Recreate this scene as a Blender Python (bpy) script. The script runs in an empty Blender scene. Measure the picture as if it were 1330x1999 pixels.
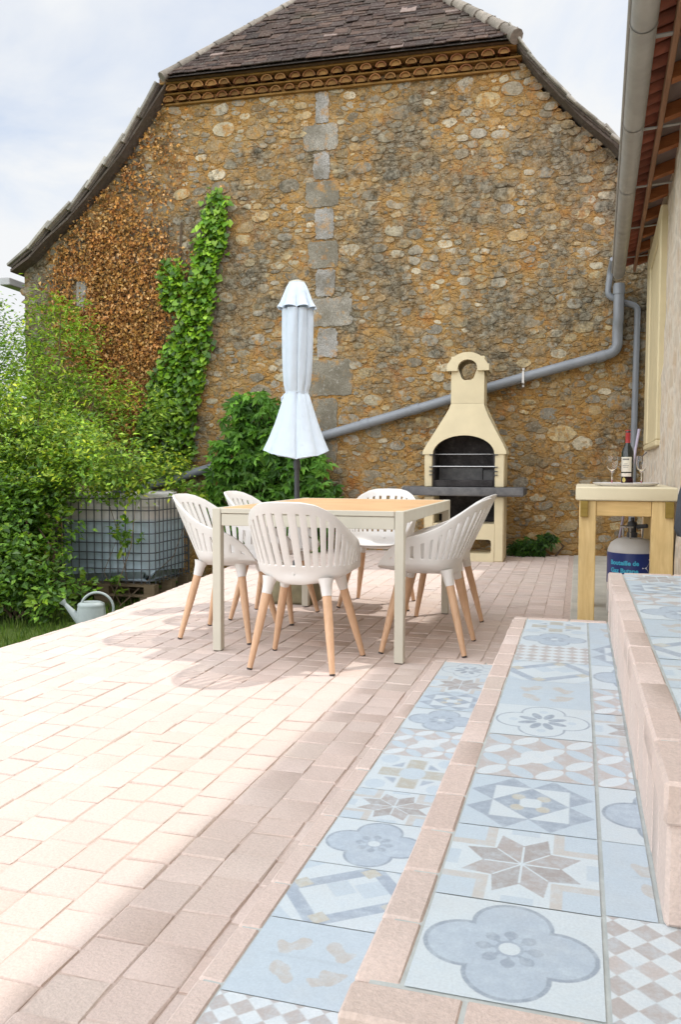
import bpy, bmesh, math, random
import numpy as np
from mathutils import Vector, Matrix
from mathutils.geometry import tessellate_polygon
PI=math.pi; rad=math.radians
scene=bpy.context.scene
COL=scene.collection
rnd=random.Random(7); RS=np.random.RandomState(11)

# ------------------------------------------------------------------ object helpers
def link(o,parent=None):
    COL.objects.link(o)
    if parent is not None: o.parent=parent
    return o
def thing(name,label,cat,loc=(0,0,0),rz=0,group=None):
    o=bpy.data.objects.new(name,None); o.empty_display_size=.1
    o.location=loc; o.rotation_euler=(0,0,rz); link(o); return tag(o,label,cat,group)
def tag(o,label,cat,group=None,kind=None):
    if label: o['label']=label
    if cat: o['category']=cat
    if group: o['group']=group
    if kind: o['kind']=kind
    return o
def copy_tree(o,parent=None):
    c=o.copy(); COL.objects.link(c)
    if parent is not None: c.parent=parent
    for ch in list(o.children): copy_tree(ch,c)
    return c

class MB:
    """mesh builder: vertices, faces, a colour per vertex and a material slot per face"""
    def __init__(s): s.v=[]; s.f=[]; s.c=[]; s.m=[]; s.n=0
    def add(s,V,F,col=(1,1,1),mi=0):
        V=np.asarray(V,float).reshape(-1,3); b=s.n
        s.v.append(V); s.n+=len(V)
        c=np.asarray(col,float)
        s.c.append(np.tile(c,(len(V),1)) if c.ndim==1 else c)
        for f in F: s.f.append([i+b for i in f]); s.m.append(mi)
        return s
    def addq(s,V,F,C,mi=0):
        """bulk numpy: F is an (n,k) int array"""
        b=s.n; s.v.append(V); s.c.append(C); s.n+=len(V)
        s.f.extend((F+b).tolist()); s.m.extend([mi]*len(F)); return s
    def box(s,x0,x1,y0,y1,z0,z1,col=(1,1,1),mi=0,bev=0,M=None,jit=0):
        if bev<=0:
            V=[(x,y,z) for z in(z0,z1) for y in(y0,y1) for x in(x0,x1)]
            F=[(0,2,3,1),(4,5,7,6),(0,1,5,4),(2,6,7,3),(0,4,6,2),(1,3,7,5)]
        else:
            V=[];F=[]
            X=(x0,x1);Y=(y0,y1);Z=(z0,z1);idx={}
            for i in(0,1):
                for j in(0,1):
                    for k in(0,1):
                        p=[X[i],Y[j],Z[k]];sg=[1-2*i,1-2*j,1-2*k]
                        for a in range(3):
                            q=[p[t]+(sg[t]*bev if t!=a else 0) for t in range(3)]
                            if jit: q=[t+rnd.uniform(-jit,jit) for t in q]
                            idx[(i,j,k,a)]=len(V);V.append(q)
            g=lambda i,j,k,a:idx[(i,j,k,a)]
            for a in range(3):
                for sd in(0,1):
                    o=[t for t in range(3) if t!=a];L=[]
                    for u,w in((0,0),(1,0),(1,1),(0,1)):
                        t=[0,0,0];t[a]=sd;t[o[0]]=u;t[o[1]]=w;L.append(g(*t,a))
                    if (sd==0)!=(a==1): L=L[::-1]
                    F.append(L)
            for a in range(3):   # edge faces, edges parallel to a
                o=[t for t in range(3) if t!=a]
                for u in(0,1):
                    for w in(0,1):
                        t0=[0,0,0];t0[o[0]]=u;t0[o[1]]=w;t1=list(t0);t1[a]=1
                        L=[g(*t0,o[0]),g(*t1,o[0]),g(*t1,o[1]),g(*t0,o[1])]
                        F.append(L)
            for i in(0,1):
                for j in(0,1):
                    for k in(0,1): F.append([g(i,j,k,0),g(i,j,k,1),g(i,j,k,2)])
        if M is not None: V=[tuple(M@Vector(p)) for p in V]
        return s.add(V,F,col,mi)
    def tube(s,pts,r,n=10,col=(1,1,1),mi=0,caps=True):
        P=[Vector(p) for p in pts]; R=r if hasattr(r,'__len__') else [r]*len(P)
        up=None;V=[]
        for i,p in enumerate(P):
            t=(P[min(i+1,len(P)-1)]-P[max(i-1,0)]).normalized()
            if up is None:
                up=Vector((0,0,1)) if abs(t.z)<.9 else Vector((1,0,0))
            a=t.cross(up).normalized(); b=a.cross(t).normalized(); up=b
            for k in range(n):
                th=2*PI*k/n; V.append(p+a*(R[i]*math.cos(th))+b*(R[i]*math.sin(th)))
        F=[(i*n+k,i*n+(k+1)%n,(i+1)*n+(k+1)%n,(i+1)*n+k) for i in range(len(P)-1) for k in range(n)]
        if caps: F+= [tuple(range(n))[::-1],tuple(range((len(P)-1)*n,len(P)*n))]
        return s.add([tuple(v) for v in V],F,col,mi)
    def lathe(s,prof,n=24,c=(0,0,0),col=(1,1,1),mi=0,fx=None):
        V=[];F=[];m=len(prof)
        for i,(r,z) in enumerate(prof):
            for k in range(n):
                th=2*PI*k/n; rr,zz=(r,z) if fx is None else fx(i,th,r,z)
                V.append((c[0]+rr*math.cos(th),c[1]+rr*math.sin(th),c[2]+zz))
        for i in range(m-1):
            for k in range(n): F.append((i*n+k,i*n+(k+1)%n,(i+1)*n+(k+1)%n,(i+1)*n+k))
        if prof[0][0]>1e-6: F.append(tuple(range(n))[::-1])
        if prof[-1][0]>1e-6: F.append(tuple(range((m-1)*n,m*n)))
        return s.add(V,F,col,mi)
    def plate(s,outer,holes,y0,y1,col=(1,1,1),mi=0,yf=None,swap=None):
        """polygon in (x,z) with holes, given thickness along y; yf(z) shears the plate"""
        loops=[outer]+list(holes); tri=tessellate_polygon([[Vector((p[0],p[1],0)) for p in L] for L in loops])
        flat=[p for L in loops for p in L]; n=len(flat); yf=yf or (lambda z:0)
        V=[(p[0],y0+yf(p[1]),p[1]) for p in flat]+[(p[0],y1+yf(p[1]),p[1]) for p in flat]
        F=[]
        for t in tri:
            a,b,c=[Vector((flat[i][0],flat[i][1],0)) for i in t]
            t=t if (b-a).cross(c-a).z>0 else (t[0],t[2],t[1])
            F.append(tuple(t)); F.append(tuple(i+n for i in t)[::-1])
        b=0
        for L in loops:
            k=len(L)
            for i in range(k): F.append((b+i,b+i+n,b+(i+1)%k+n,b+(i+1)%k))
            b+=k
        return s.add(V,F,col,mi)
    def build(s,name,mats,parent=None,smooth=None,fix=False):
        me=bpy.data.meshes.new(name)
        V=np.concatenate(s.v) if s.v else np.zeros((0,3))
        me.from_pydata(V.tolist(),[],s.f)
        C=np.concatenate(s.c); C=np.concatenate([C,np.ones((len(C),1))],1).astype(np.float32)
        at=me.attributes.new('Col','FLOAT_COLOR','POINT'); at.data.foreach_set('color',C.ravel())
        if not isinstance(mats,(list,tuple)): mats=[mats]
        for m in mats: me.materials.append(m)
        me.polygons.foreach_set('material_index',s.m)
        if fix:
            bm=bmesh.new();bm.from_mesh(me);bmesh.ops.recalc_face_normals(bm,faces=bm.faces);bm.to_mesh(me);bm.free()
        if smooth is not None:
            me.polygons.foreach_set('use_smooth',[True]*len(me.polygons))
            if smooth<180: me.set_sharp_from_angle(angle=rad(smooth))
        me.update()
        return link(bpy.data.objects.new(name,me),parent)
def bake(o,ang=40):
    """apply the modifiers"""
    dg=bpy.context.evaluated_depsgraph_get(); dg.update()
    me=bpy.data.meshes.new_from_object(o.evaluated_get(dg)); o.modifiers.clear(); o.data=me
    me.polygons.foreach_set('use_smooth',[True]*len(me.polygons)); me.set_sharp_from_angle(angle=rad(ang)); return o

# ------------------------------------------------------------------ materials
def lin(r,g,b): 
    f=lambda c:(c/255/12.92 if c/255<=.04045 else ((c/255+.055)/1.055)**2.4)
    return (f(r),f(g),f(b))
class NT:
    def __init__(s,name):
        s.m=bpy.data.materials.new(name); s.m.use_nodes=True; s.t=s.m.node_tree; s.N=s.t.nodes; s.L=s.t.links
        s.b=s.N['Principled BSDF']
    def n(s,t,**k):
        nd=s.N.new(t)
        for a,v in k.items():
            if a in('op',): nd.operation=v
            else: setattr(nd,a,v)
        return nd
    def put(s,sock,v):
        if hasattr(v,'is_output') or isinstance(v,bpy.types.NodeSocket): s.L.new(v,sock)
        elif hasattr(v,'__len__') and len(v)==3 and sock.type=='RGBA': sock.default_value=(*v,1)
        else: sock.default_value=v
    def attr(s): return s.n('ShaderNodeAttribute',attribute_name='Col').outputs['Color']
    def obj(s): return s.n('ShaderNodeTexCoord').outputs['Object']
    def noise(s,sc,det=4,rough=.6,vec=None,dist=0,out='Fac'):
        nd=s.n('ShaderNodeTexNoise'); nd.inputs['Scale'].default_value=sc; nd.inputs['Detail'].default_value=det
        nd.inputs['Roughness'].default_value=rough; nd.inputs['Distortion'].default_value=dist
        s.L.new(vec if vec is not None else s.obj(),nd.inputs['Vector']); return nd.outputs[out]
    def vor(s,sc,feature='F1',vec=None,out='Distance',rnd=1):
        nd=s.n('ShaderNodeTexVoronoi',feature=feature); nd.inputs['Scale'].default_value=sc; nd.inputs['Randomness'].default_value=rnd
        s.L.new(vec if vec is not None else s.obj(),nd.inputs['Vector']); return nd.outputs[out]
    def ramp(s,fac,stops,interp='LINEAR'):
        nd=s.n('ShaderNodeValToRGB'); cr=nd.color_ramp; cr.interpolation=interp
        while len(cr.elements)<len(stops): cr.elements.new(.5)
        for e,(p,c) in zip(cr.elements,stops):
            e.position=p; e.color=(*c,1) if hasattr(c,'__len__') else (c,c,c,1)
        s.L.new(fac,nd.inputs['Fac']); return nd.outputs['Color']
    def mix(s,f,a,b,mode='MIX'):
        nd=s.n('ShaderNodeMix',data_type='RGBA',blend_type=mode)
        s.put(nd.inputs[0],f); s.put(nd.inputs[6],a); s.put(nd.inputs[7],b); return nd.outputs[2]
    def math(s,op,a,b=0):
        nd=s.n('ShaderNodeMath',op=op); s.put(nd.inputs[0],a); s.put(nd.inputs[1],b); return nd.outputs[0]
    def map(s,scale=(1,1,1),rot=(0,0,0),vec=None):
        nd=s.n('ShaderNodeMapping'); nd.inputs['Scale'].default_value=scale; nd.inputs['Rotation'].default_value=rot
        s.L.new(vec if vec is not None else s.obj(),nd.inputs['Vector']); return nd.outputs[0]
    def bump(s,h,st=.4,d=.01):
        nd=s.n('ShaderNodeBump'); nd.inputs['Strength'].default_value=st; nd.inputs['Distance'].default_value=d
        s.L.new(h,nd.inputs['Height']); s.L.new(nd.outputs[0],s.b.inputs['Normal'])
    def done(s,col,rough=.7,spec=None,metal=0,**k):
        s.put(s.b.inputs['Base Color'],col); s.put(s.b.inputs['Roughness'],rough); s.b.inputs['Metallic'].default_value=metal
        if spec is not None: s.b.inputs['Specular IOR Level'].default_value=spec
        for a,v in k.items(): s.put(s.b.inputs[a.replace('_',' ')],v)
        return s.m
def soft(name,col,var=.12,sc=6,rough=.6,bump=0,bsc=60,spec=None,metal=0,attr=False):
    """plain material with blotchy tone, fine grain and bump"""
    t=NT(name); n1=t.noise(sc,5); c=t.mix(1,col,t.ramp(n1,[(.25,1-var),(.75,1+var)]),'MULTIPLY')
    if attr: c=t.mix(1,c,t.attr(),'MULTIPLY')
    r=t.ramp(t.noise(sc*2.3,3),[(.3,max(0,rough-.08)),(.7,min(1,rough+.08))])
    if bump: t.bump(t.noise(bsc,4),bump,.004)
    return t.done(c,r,spec,metal)

def m_paver():
    t=NT('paver_concrete'); o=t.obj()
    c=t.mix(1,(.60,.488,.432),t.attr(),'MULTIPLY')
    c=t.mix(t.ramp(t.noise(3.1,5),[(.46,0.),(.7,.35)]),c,(.58,.50,.45))
    c=t.mix(t.ramp(t.noise(1.3,3),[(.5,0.),(.75,.3)]),c,(.60,.50,.40))
    c=t.mix(1,c,t.ramp(t.noise(140,3,.7),[(.3,.88),(.7,1.08)]),'MULTIPLY')
    c=t.mix(t.ramp(t.noise(330,2),[(.66,0.),(.74,.4)]),c,(.38,.30,.26))
    c=t.mix(t.ramp(t.noise(17,6,.75),[(.60,0.),(.72,.25)]),c,(.47,.385,.325))
    h=t.math('ADD',t.noise(160,4,.7),t.math('MULTIPLY',t.noise(26,4),1.4)); t.bump(h,.55,.004)
    return t.done(c,.88,.25)
def m_tile():
    t=NT('patterned_tile'); c=t.attr()
    c=t.mix(t.ramp(t.noise(38,6,.7),[(.44,0.),(.66,.5)]),c,(.56,.645,.70))
    c=t.mix(t.ramp(t.noise(9,4),[(.5,0.),(.8,.22)]),c,(.52,.52,.49))
    c=t.mix(1,c,t.ramp(t.noise(210,3),[(.3,.93),(.7,1.05)]),'MULTIPLY')
    t.bump(t.noise(120,3),.05,.002)
    return t.done(c,t.ramp(t.noise(30,4),[(.3,.5),(.7,.68)]),.28)
def stain(t,c):
    """weathering of the old gable: grey lichen clouds over the middle, specks everywhere"""
    o=t.obj(); sp=t.n('ShaderNodeSeparateXYZ'); t.L.new(o,sp.inputs[0])
    zb=t.ramp(t.math('DIVIDE',sp.outputs[2],6.0),[(.12,0.),(.36,.6),(.55,1.),(.78,.7),(.88,0.)])
    big=t.math('ADD',t.math('ADD',t.math('MULTIPLY',t.noise(.8,3,.55),1.25),t.math('MULTIPLY',t.noise(4.2,5,.7),.85)),t.math('MULTIPLY',zb,.20))
    big=t.ramp(big,[(.575,0.),(.64,.92)]) if False else t.ramp(t.math('MULTIPLY',big,.5),[(.556,0.),(.645,.90)])
    speck=t.ramp(t.noise(13,7,.8),[(.43,0.),(.58,1.)])
    grey=t.mix(speck,(.042,.037,.025),(.255,.232,.175))
    c=t.mix(big,c,t.mix(t.ramp(t.noise(3.2,4),[(.4,.45),(.6,.95)]),c,grey))
    fine=t.ramp(t.noise(20,7,.8),[(.51,0.),(.60,.85)])
    c=t.mix(t.math('MULTIPLY',fine,t.ramp(t.noise(1.9,4,.6),[(.40,.10),(.6,1.)])),c,(.085,.070,.045))
    return c
def mortar_col(t):
    m=t.ramp(t.noise(2.2,5,.65),[(.3,(.36,.185,.052)),(.5,(.41,.235,.074)),(.7,(.36,.150,.042))])
    return t.mix(1,m,t.ramp(t.noise(55,5,.7),[(.3,.62),(.7,1.25)]),'MULTIPLY')
def m_mortar():
    t=NT('ochre_lime_mortar'); o=t.obj()
    w=t.n('ShaderNodeVectorMath',operation='ADD'); nz=t.noise(7,4,.6,out='Color')
    sc=t.n('ShaderNodeVectorMath',operation='SCALE'); t.L.new(nz,sc.inputs[0]); sc.inputs['Scale'].default_value=.1
    t.L.new(o,w.inputs[0]); t.L.new(sc.outputs[0],w.inputs[1])
    vec=t.map((1,1,1.9),vec=w.outputs[0])
    cell=t.vor(9,vec=vec,out='Color'); edge=t.vor(9,'DISTANCE_TO_EDGE',vec=vec)
    sep=t.n('ShaderNodeSeparateColor'); t.L.new(cell,sep.inputs[0])
    stone=t.ramp(sep.outputs[0],[(0.,(.30,.20,.085)),(.3,(.37,.26,.12)),(.55,(.32,.27,.18)),(.8,(.24,.165,.08)),(1.,(.42,.30,.14))])
    m=mortar_col(t)
    show=t.math('MULTIPLY',t.ramp(edge,[(.03,0.),(.10,.85)]),t.ramp(t.noise(3.1,4),[(.42,0.),(.55,1.)]))
    c=t.mix(show,m,stone); c=stain(t,c)
    h=t.math('ADD',t.math('MULTIPLY',t.noise(42,6,.7),1.1),t.math('MULTIPLY',t.ramp(edge,[(0.,0.),(.14,1.)]),.5))
    t.bump(h,.95,.025); return t.done(c,.95,.15)
def m_stone(name='rubble_stone',st=True,sc=1):
    t=NT(name); c=t.attr()
    c=t.mix(1,c,t.ramp(t.noise(9,5,.65),[(.3,.72),(.7,1.2)]),'MULTIPLY')
    c=t.mix(t.ramp(t.noise(60,5,.75),[(.52,0.),(.66,.6)]),c,(.10,.085,.06))
    c=t.mix(t.ramp(t.noise(44,5,.7),[(.52,0.),(.64,.5)]),c,(.46,.43,.36))
    c=t.mix(t.ramp(t.math('ADD',t.math('MULTIPLY',t.noise(5.2,5,.65),.7),t.math('MULTIPLY',t.noise(21,5,.7),.35)),[(.535,0.),(.60,.92)]),c,mortar_col(t)) if st else c
    if st: c=stain(t,c)
    t.bump(t.math('ADD',t.noise(34,6,.7),t.noise(9,4)),.8,.02); return t.done(c,.92,.2)
def m_pilaster():
    t=NT('weathered_grey_stone'); c=t.attr()
    c=t.mix(t.ramp(t.noise(70,6,.8),[(.44,0.),(.60,.75)]),c,(.085,.078,.062))
    c=t.mix(t.ramp(t.noise(2.4,5,.7),[(.42,0.),(.62,.75)]),c,(.115,.10,.07))
    c=t.mix(t.ramp(t.noise(4.5,5,.7),[(.53,0.),(.63,.75)]),c,mortar_col(t))
    c=t.mix(t.ramp(t.noise(28,4),[(.58,0.),(.70,.4)]),c,(.44,.42,.37))
    t.bump(t.noise(60,6,.75),.6,.012); return t.done(c,.93,.2)
def m_leaf(name,hue=(1,1,1),trans=.35,rough=.45,vein=True):
    t=NT(name); c=t.mix(1,t.attr(),t.ramp(t.noise(5,3),[(.3,(.8,.85,.7)),(.7,(1.2,1.15,1.2))]),'MULTIPLY')
    t.done(c,rough,.35)
    tr=t.n('ShaderNodeBsdfTranslucent'); tc=t.mix(1,c,(1.5,1.45,.55),'MULTIPLY'); t.L.new(tc,tr.inputs[0])
    mx=t.n('ShaderNodeMixShader'); mx.inputs[0].default_value=trans; out=t.N['Material Output']
    t.L.new(t.b.outputs[0],mx.inputs[1]); t.L.new(tr.outputs[0],mx.inputs[2]); t.L.new(mx.outputs[0],out.inputs[0]); return t.m
def m_wood(name,a,b,axis='Z',sc=18,rough=.5):
    t=NT(name); s={'X':(1,9,9),'Y':(9,1,9),'Z':(9,9,1)}[axis]
    n=t.noise(sc*.35,6,.65,vec=t.map(s),dist=.6)
    c=t.ramp(n,[(.3,a),(.7,b)]); c=t.mix(1,c,t.ramp(t.noise(3,3),[(.3,.88),(.7,1.1)]),'MULTIPLY')
    t.bump(n,.12,.003); return t.done(c,rough,.3)
def m_glass():
    t=NT('clear_glass'); t.done((1,1,1),.02); t.b.inputs['Transmission Weight'].default_value=1; t.b.inputs['IOR'].default_value=1.33; return t.m
def m_plain(name,col,rough=.5,metal=0,spec=None,**k):
    return soft(name,col,.07,9,rough,0,60,spec,metal)

M={}
M['paver']=m_paver(); M['tile']=m_tile(); M['mortar']=m_mortar(); M['stone']=m_stone(); M['pil']=m_pilaster()
M['bed']=soft('jointing_sand',(.52,.41,.35),.2,30,.95,.5,200)
M['grout']=soft('pale_grout',(.50,.53,.51),.15,20,.9,.3,150)
M['concrete']=soft('pale_concrete',(.46,.44,.38),.2,4,.9,.4,90)
def m_roof():
    t=NT('old_roof_tile'); c=t.attr(); c=t.mix(1,c,t.ramp(t.noise(14,5,.7),[(.3,.7),(.7,1.25)]),'MULTIPLY')
    c=t.mix(t.ramp(t.noise(32,5,.75),[(.55,0.),(.68,.55)]),c,(.25,.24,.20)); c=t.mix(t.ramp(t.noise(1.6,4),[(.55,0.),(.75,.35)]),c,(.09,.085,.05))
    t.bump(t.noise(50,5,.7),.5,.008); return t.done(c,.9,.2)
M['roof']=m_roof()
def m_geno():
    t=NT('terracotta_cornice'); c=t.attr(); c=t.mix(1,c,t.ramp(t.noise(8,5,.7),[(.3,.7),(.7,1.25)]),'MULTIPLY')
    c=t.mix(t.ramp(t.noise(3,5),[(.5,0.),(.7,.5)]),c,(.40,.22,.07)); c=t.mix(t.ramp(t.noise(40,4),[(.56,0.),(.7,.5)]),c,(.14,.10,.06))
    t.bump(t.noise(60,5),.5,.008); return t.done(c,.92,.2)
M['geno']=m_geno()
M['plastic']=soft('off_white_plastic',(.68,.655,.625),.03,7,.42,.03,300,.4)
M['beech']=m_wood('oiled_wood_leg',(.54,.33,.195),(.66,.43,.275),'Z',26,.5)
M['cap']=m_plain('dark_rubber',(.06,.045,.04),.7)
M['tmetal']=soft('greige_painted_metal',(.515,.485,.40),.04,5,.45,.03,200,.4)
M['ttop']=m_wood('warm_wood_look_top',(.50,.30,.15),(.59,.38,.205),'X',9,.55)
M['dark']=m_plain('anthracite_metal',(.045,.048,.055),.45)
def m_fab():
    t=NT('white_parasol_canvas'); c=t.mix(t.ramp(t.noise(5,4),[(.4,0.),(.7,.25)]),(.68,.765,.85),(.62,.71,.80))
    wv=t.noise(420,2); t.bump(t.math('ADD',wv,t.math('MULTIPLY',t.noise(11,4),5)),.35,.010)
    t.done(c,.85,.1); tr=t.n('ShaderNodeBsdfTranslucent'); tr.inputs[0].default_value=(.74,.80,.86,1)
    mx=t.n('ShaderNodeMixShader'); mx.inputs[0].default_value=.22; t.L.new(t.b.outputs[0],mx.inputs[1]); t.L.new(tr.outputs[0],mx.inputs[2]); t.L.new(mx.outputs[0],t.N['Material Output'].inputs[0]); return t.m
M['fab']=m_fab()
M['bbq']=soft('cream_cast_concrete',(.60,.515,.335),.10,3,.82,.35,160)
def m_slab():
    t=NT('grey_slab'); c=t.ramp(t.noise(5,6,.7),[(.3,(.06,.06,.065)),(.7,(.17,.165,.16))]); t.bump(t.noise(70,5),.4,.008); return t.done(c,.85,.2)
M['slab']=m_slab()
def m_soot():
    t=NT('sooty_firebrick'); c=t.ramp(t.noise(4,6,.75),[(.36,(.018,.016,.016)),(.6,(.055,.05,.05)),(.78,(.13,.12,.115))]); t.bump(t.noise(30,5),.5,.01); return t.done(c,.9,.15)
M['soot']=m_soot()
M['steel']=m_plain('bare_steel',(.45,.45,.44),.35,.9)
M['cream']=soft('cream_stone_top',(.72,.64,.45),.06,4,.7,.15,120)
M['pine']=m_wood('yellow_pine',(.60,.41,.17),(.75,.56,.27),'Z',12,.55)
M['pineh']=m_wood('yellow_pine_rail',(.55,.365,.14),(.70,.49,.22),'X',12,.55)
M['pinedark']=m_wood('dark_pine_block',(.20,.13,.02),(.28,.19,.04),'X',12,.6)
M['zinc']=soft('zinc',(.345,.345,.34),.14,5,.5,.05,80,.5,.25)
M['pvc']=soft('grey_pvc',(.20,.215,.235),.12,4,.42,.03,60,.5)
def m_render():
    t=NT('pale_lime_rubble'); vec=t.map((1,1.6,2.4))
    cell=t.vor(3.2,vec=vec,out='Color'); edge=t.vor(3.2,'DISTANCE_TO_EDGE',vec=vec); sep=t.n('ShaderNodeSeparateColor'); t.L.new(cell,sep.inputs[0])
    c=t.ramp(sep.outputs[0],[(0.,(.52,.44,.34)),(.4,(.57,.51,.43)),(.75,(.47,.43,.37)),(1.,(.60,.50,.37))])
    c=t.mix(t.ramp(edge,[(.04,1.),(.16,0.)]),c,(.62,.56,.47)); c=t.mix(t.ramp(t.noise(5,6,.7),[(.45,0.),(.68,.6)]),c,(.55,.39,.25))
    c=t.mix(t.ramp(t.noise(18,6,.75),[(.54,0.),(.66,.6)]),c,(.34,.28,.21)); t.bump(t.math('ADD',t.noise(24,6,.7),edge),.5,.02); return t.done(c,.93,.15)
M['render']=m_render()
M['wincream']=soft('cream_painted_frame',(.58,.49,.30),.08,4,.6,.1,60)
M['redtile']=soft('red_clay_tile',(.27,.085,.05),.3,9,.85,.4,60,attr=True)
M['fascia']=m_wood('brown_fascia',(.20,.105,.06),(.30,.17,.10),'Y',10,.7)
M['rafter']=m_wood('stained_rafter',(.22,.075,.025),(.34,.13,.045),'X',10,.7)
M['sarking']=soft('mauve_grey_sarking',(.19,.145,.13),.18,5,.85,.2,60)
M['leaf']=m_leaf('green_leaf'); M['ivy']=m_leaf('ivy_leaf',trans=.22,rough=.32); M['dead']=m_leaf('dry_brown_leaf',trans=.1,rough=.8)
M['bark']=soft('brown_stem',(.13,.09,.055),.3,20,.9,.5,80)
def m_tank():
    t=NT('cloudy_tank_plastic'); g=t.n('ShaderNodeTexCoord'); sp=t.n('ShaderNodeSeparateXYZ'); t.L.new(g.outputs['Object'],sp.inputs[0])
    c=t.ramp(t.math('ADD',sp.outputs[2],t.math('MULTIPLY',t.noise(3,4),.06)),[(.80,(.36,.45,.50)),(.84,(.56,.53,.50))])
    c=t.mix(t.ramp(t.noise(6,5,.7),[(.5,0.),(.75,.5)]),c,(.38,.40,.38)); return t.done(c,.4,.35)
M['tank']=m_tank()
M['cage']=m_plain('galvanised_cage_tube',(.085,.09,.10),.5,.3)
M['can']=soft('grey_green_plastic',(.30,.34,.33),.15,8,.5,.05,60)
M['pallet']=m_wood('old_pallet_wood',(.12,.085,.05),(.2,.15,.09),'X',10,.85)
def m_lawn():
    t=NT('lawn_soil'); c=t.ramp(t.noise(2,6,.7),[(.3,(.045,.07,.016)),(.6,(.08,.12,.025)),(.8,(.12,.10,.05))]); t.bump(t.noise(60,5),.8,.03); return t.done(c,.95,.1)
M['lawn']=m_lawn()
M['mossblock']=soft('mossy_stone_base',(.18,.155,.09),.35,12,.92,.6,50)
M['glass']=m_glass()
M['bottle']=m_plain('dark_bottle_glass',(.008,.012,.009),.08,0,.6)
M['capsule']=m_plain('red_foil_capsule',(.34,.028,.03),.35)
M['paper']=soft('cream_paper_label',(.66,.63,.52),.06,20,.8)
M['ink']=m_plain('grey_print',(.20,.19,.17),.8); M['seal']=m_plain('gold_seal',(.50,.44,.12),.6); M['black']=m_plain('black_print',(.02,.02,.02),.6)
M['wine']=m_plain('red_wine',(.05,.004,.006),.1)
M['tray']=m_plain('white_enamel_tray',(.66,.64,.63),.3); M['trayred']=m_plain('raspberry_rim',(.50,.10,.16),.4)
M['gaswhite']=soft('chalky_white_steel',(.60,.58,.55),.08,5,.5); M['gasblue']=m_plain('blue_band',(.018,.035,.17),.4)
M['cyan']=m_plain('cyan_letters',(.05,.42,.62),.5); M['white']=m_plain('white_letters',(.75,.76,.78),.5)
M['stick']=m_plain('lilac_painted_handle',(.40,.36,.46),.5); M['cloth']=soft('slate_cloth',(.045,.05,.06),.2,12,.9,.3,90)
M['water']=m_glass()

# ------------------------------------------------------------------ camera
F_PX=1600; yw,pt,rl=rad(16.2174),rad(3.1676),rad(.1856)
f=Vector((-math.sin(yw)*math.cos(pt),math.cos(yw)*math.cos(pt),-math.sin(pt))); rt=Vector((math.cos(yw),math.sin(yw),0)); up=rt.cross(f)
rt2=rt*math.cos(rl)+up*math.sin(rl); up2=-rt*math.sin(rl)+up*math.cos(rl)
cd=bpy.data.cameras.new('camera'); cam=bpy.data.objects.new('camera',cd); COL.objects.link(cam)
cam.matrix_world=Matrix(((rt2.x,up2.x,-f.x,0),(rt2.y,up2.y,-f.y,0),(rt2.z,up2.z,-f.z,1.0),(0,0,0,1)))
cd.sensor_fit='HORIZONTAL'; cd.sensor_width=36; cd.lens=36*F_PX/1330; cd.clip_start=.05; cd.clip_end=2000
scene.camera=cam

# ------------------------------------------------------------------ light
SUN=Vector((.37,.34,1)).normalized(); elev=math.asin(SUN.z); azim=math.atan2(SUN.x,SUN.y)
w=bpy.data.worlds.new('World'); scene.world=w; w.use_nodes=True; nt=w.node_tree; N=nt.nodes; L=nt.links
bg=N['Background']; sky=N.new('ShaderNodeTexSky'); sky.sky_type='NISHITA'; sky.sun_disc=False
sky.sun_elevation=elev; sky.sun_rotation=azim; sky.air_density=1.0; sky.dust_density=.6; sky.ozone_density=1.2
tc=N.new('ShaderNodeTexCoord'); mp=N.new('ShaderNodeMapping'); mp.inputs['Scale'].default_value=(1.1,1.1,3.0); mp.inputs['Location'].default_value=(.35,.2,.12)
L.new(tc.outputs['Generated'],mp.inputs[0])
nz=N.new('ShaderNodeTexNoise'); nz.inputs['Scale'].default_value=1.7; nz.inputs['Detail'].default_value=7; nz.inputs['Roughness'].default_value=.55; nz.inputs['Distortion'].default_value=.4
L.new(mp.outputs[0],nz.inputs['Vector'])
cr=N.new('ShaderNodeValToRGB'); cr.color_ramp.elements[0].position=.36; cr.color_ramp.elements[1].position=.57
cr.color_ramp.elements[0].color=(.38,.38,.38,1); cr.color_ramp.elements[1].color=(1,1,1,1); L.new(nz.outputs['Fac'],cr.inputs[0])
sxyz=N.new('ShaderNodeSeparateXYZ'); L.new(tc.outputs['Generated'],sxyz.inputs[0])
mr=N.new('ShaderNodeMapRange'); mr.interpolation_type='SMOOTHSTEP'; mr.inputs['From Min'].default_value=-.35; mr.inputs['From Max'].default_value=.45; L.new(sxyz.outputs['Y'],mr.inputs['Value'])
cb=N.new('ShaderNodeMix'); cb.data_type='RGBA'; L.new(mr.outputs[0],cb.inputs[0]); cb.inputs[6].default_value=(18.2,18.5,19.0,1); cb.inputs[7].default_value=(4.85,4.95,5.05,1)   # unseen bright cloud bank added behind the camera as fill, thin cloud before the sun
mxs=N.new('ShaderNodeMix'); mxs.data_type='RGBA'; L.new(cr.outputs[0],mxs.inputs[0]); L.new(sky.outputs[0],mxs.inputs[6]); L.new(cb.outputs[2],mxs.inputs[7])
L.new(mxs.outputs[2],bg.inputs[0]); bg.inputs[1].default_value=.15
sd=bpy.data.lights.new('sun','SUN'); so=bpy.data.objects.new('sun',sd); COL.objects.link(so); sd.energy=2.0; sd.angle=rad(1.3); sd.color=(1,.965,.91)
so.rotation_euler=(-SUN).to_track_quat('-Z','Y').to_euler(); so.location=(6,6,12)
scene.view_settings.view_transform='Standard'; scene.view_settings.look='None'; scene.view_settings.exposure=.33; scene.view_settings.gamma=1

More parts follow.
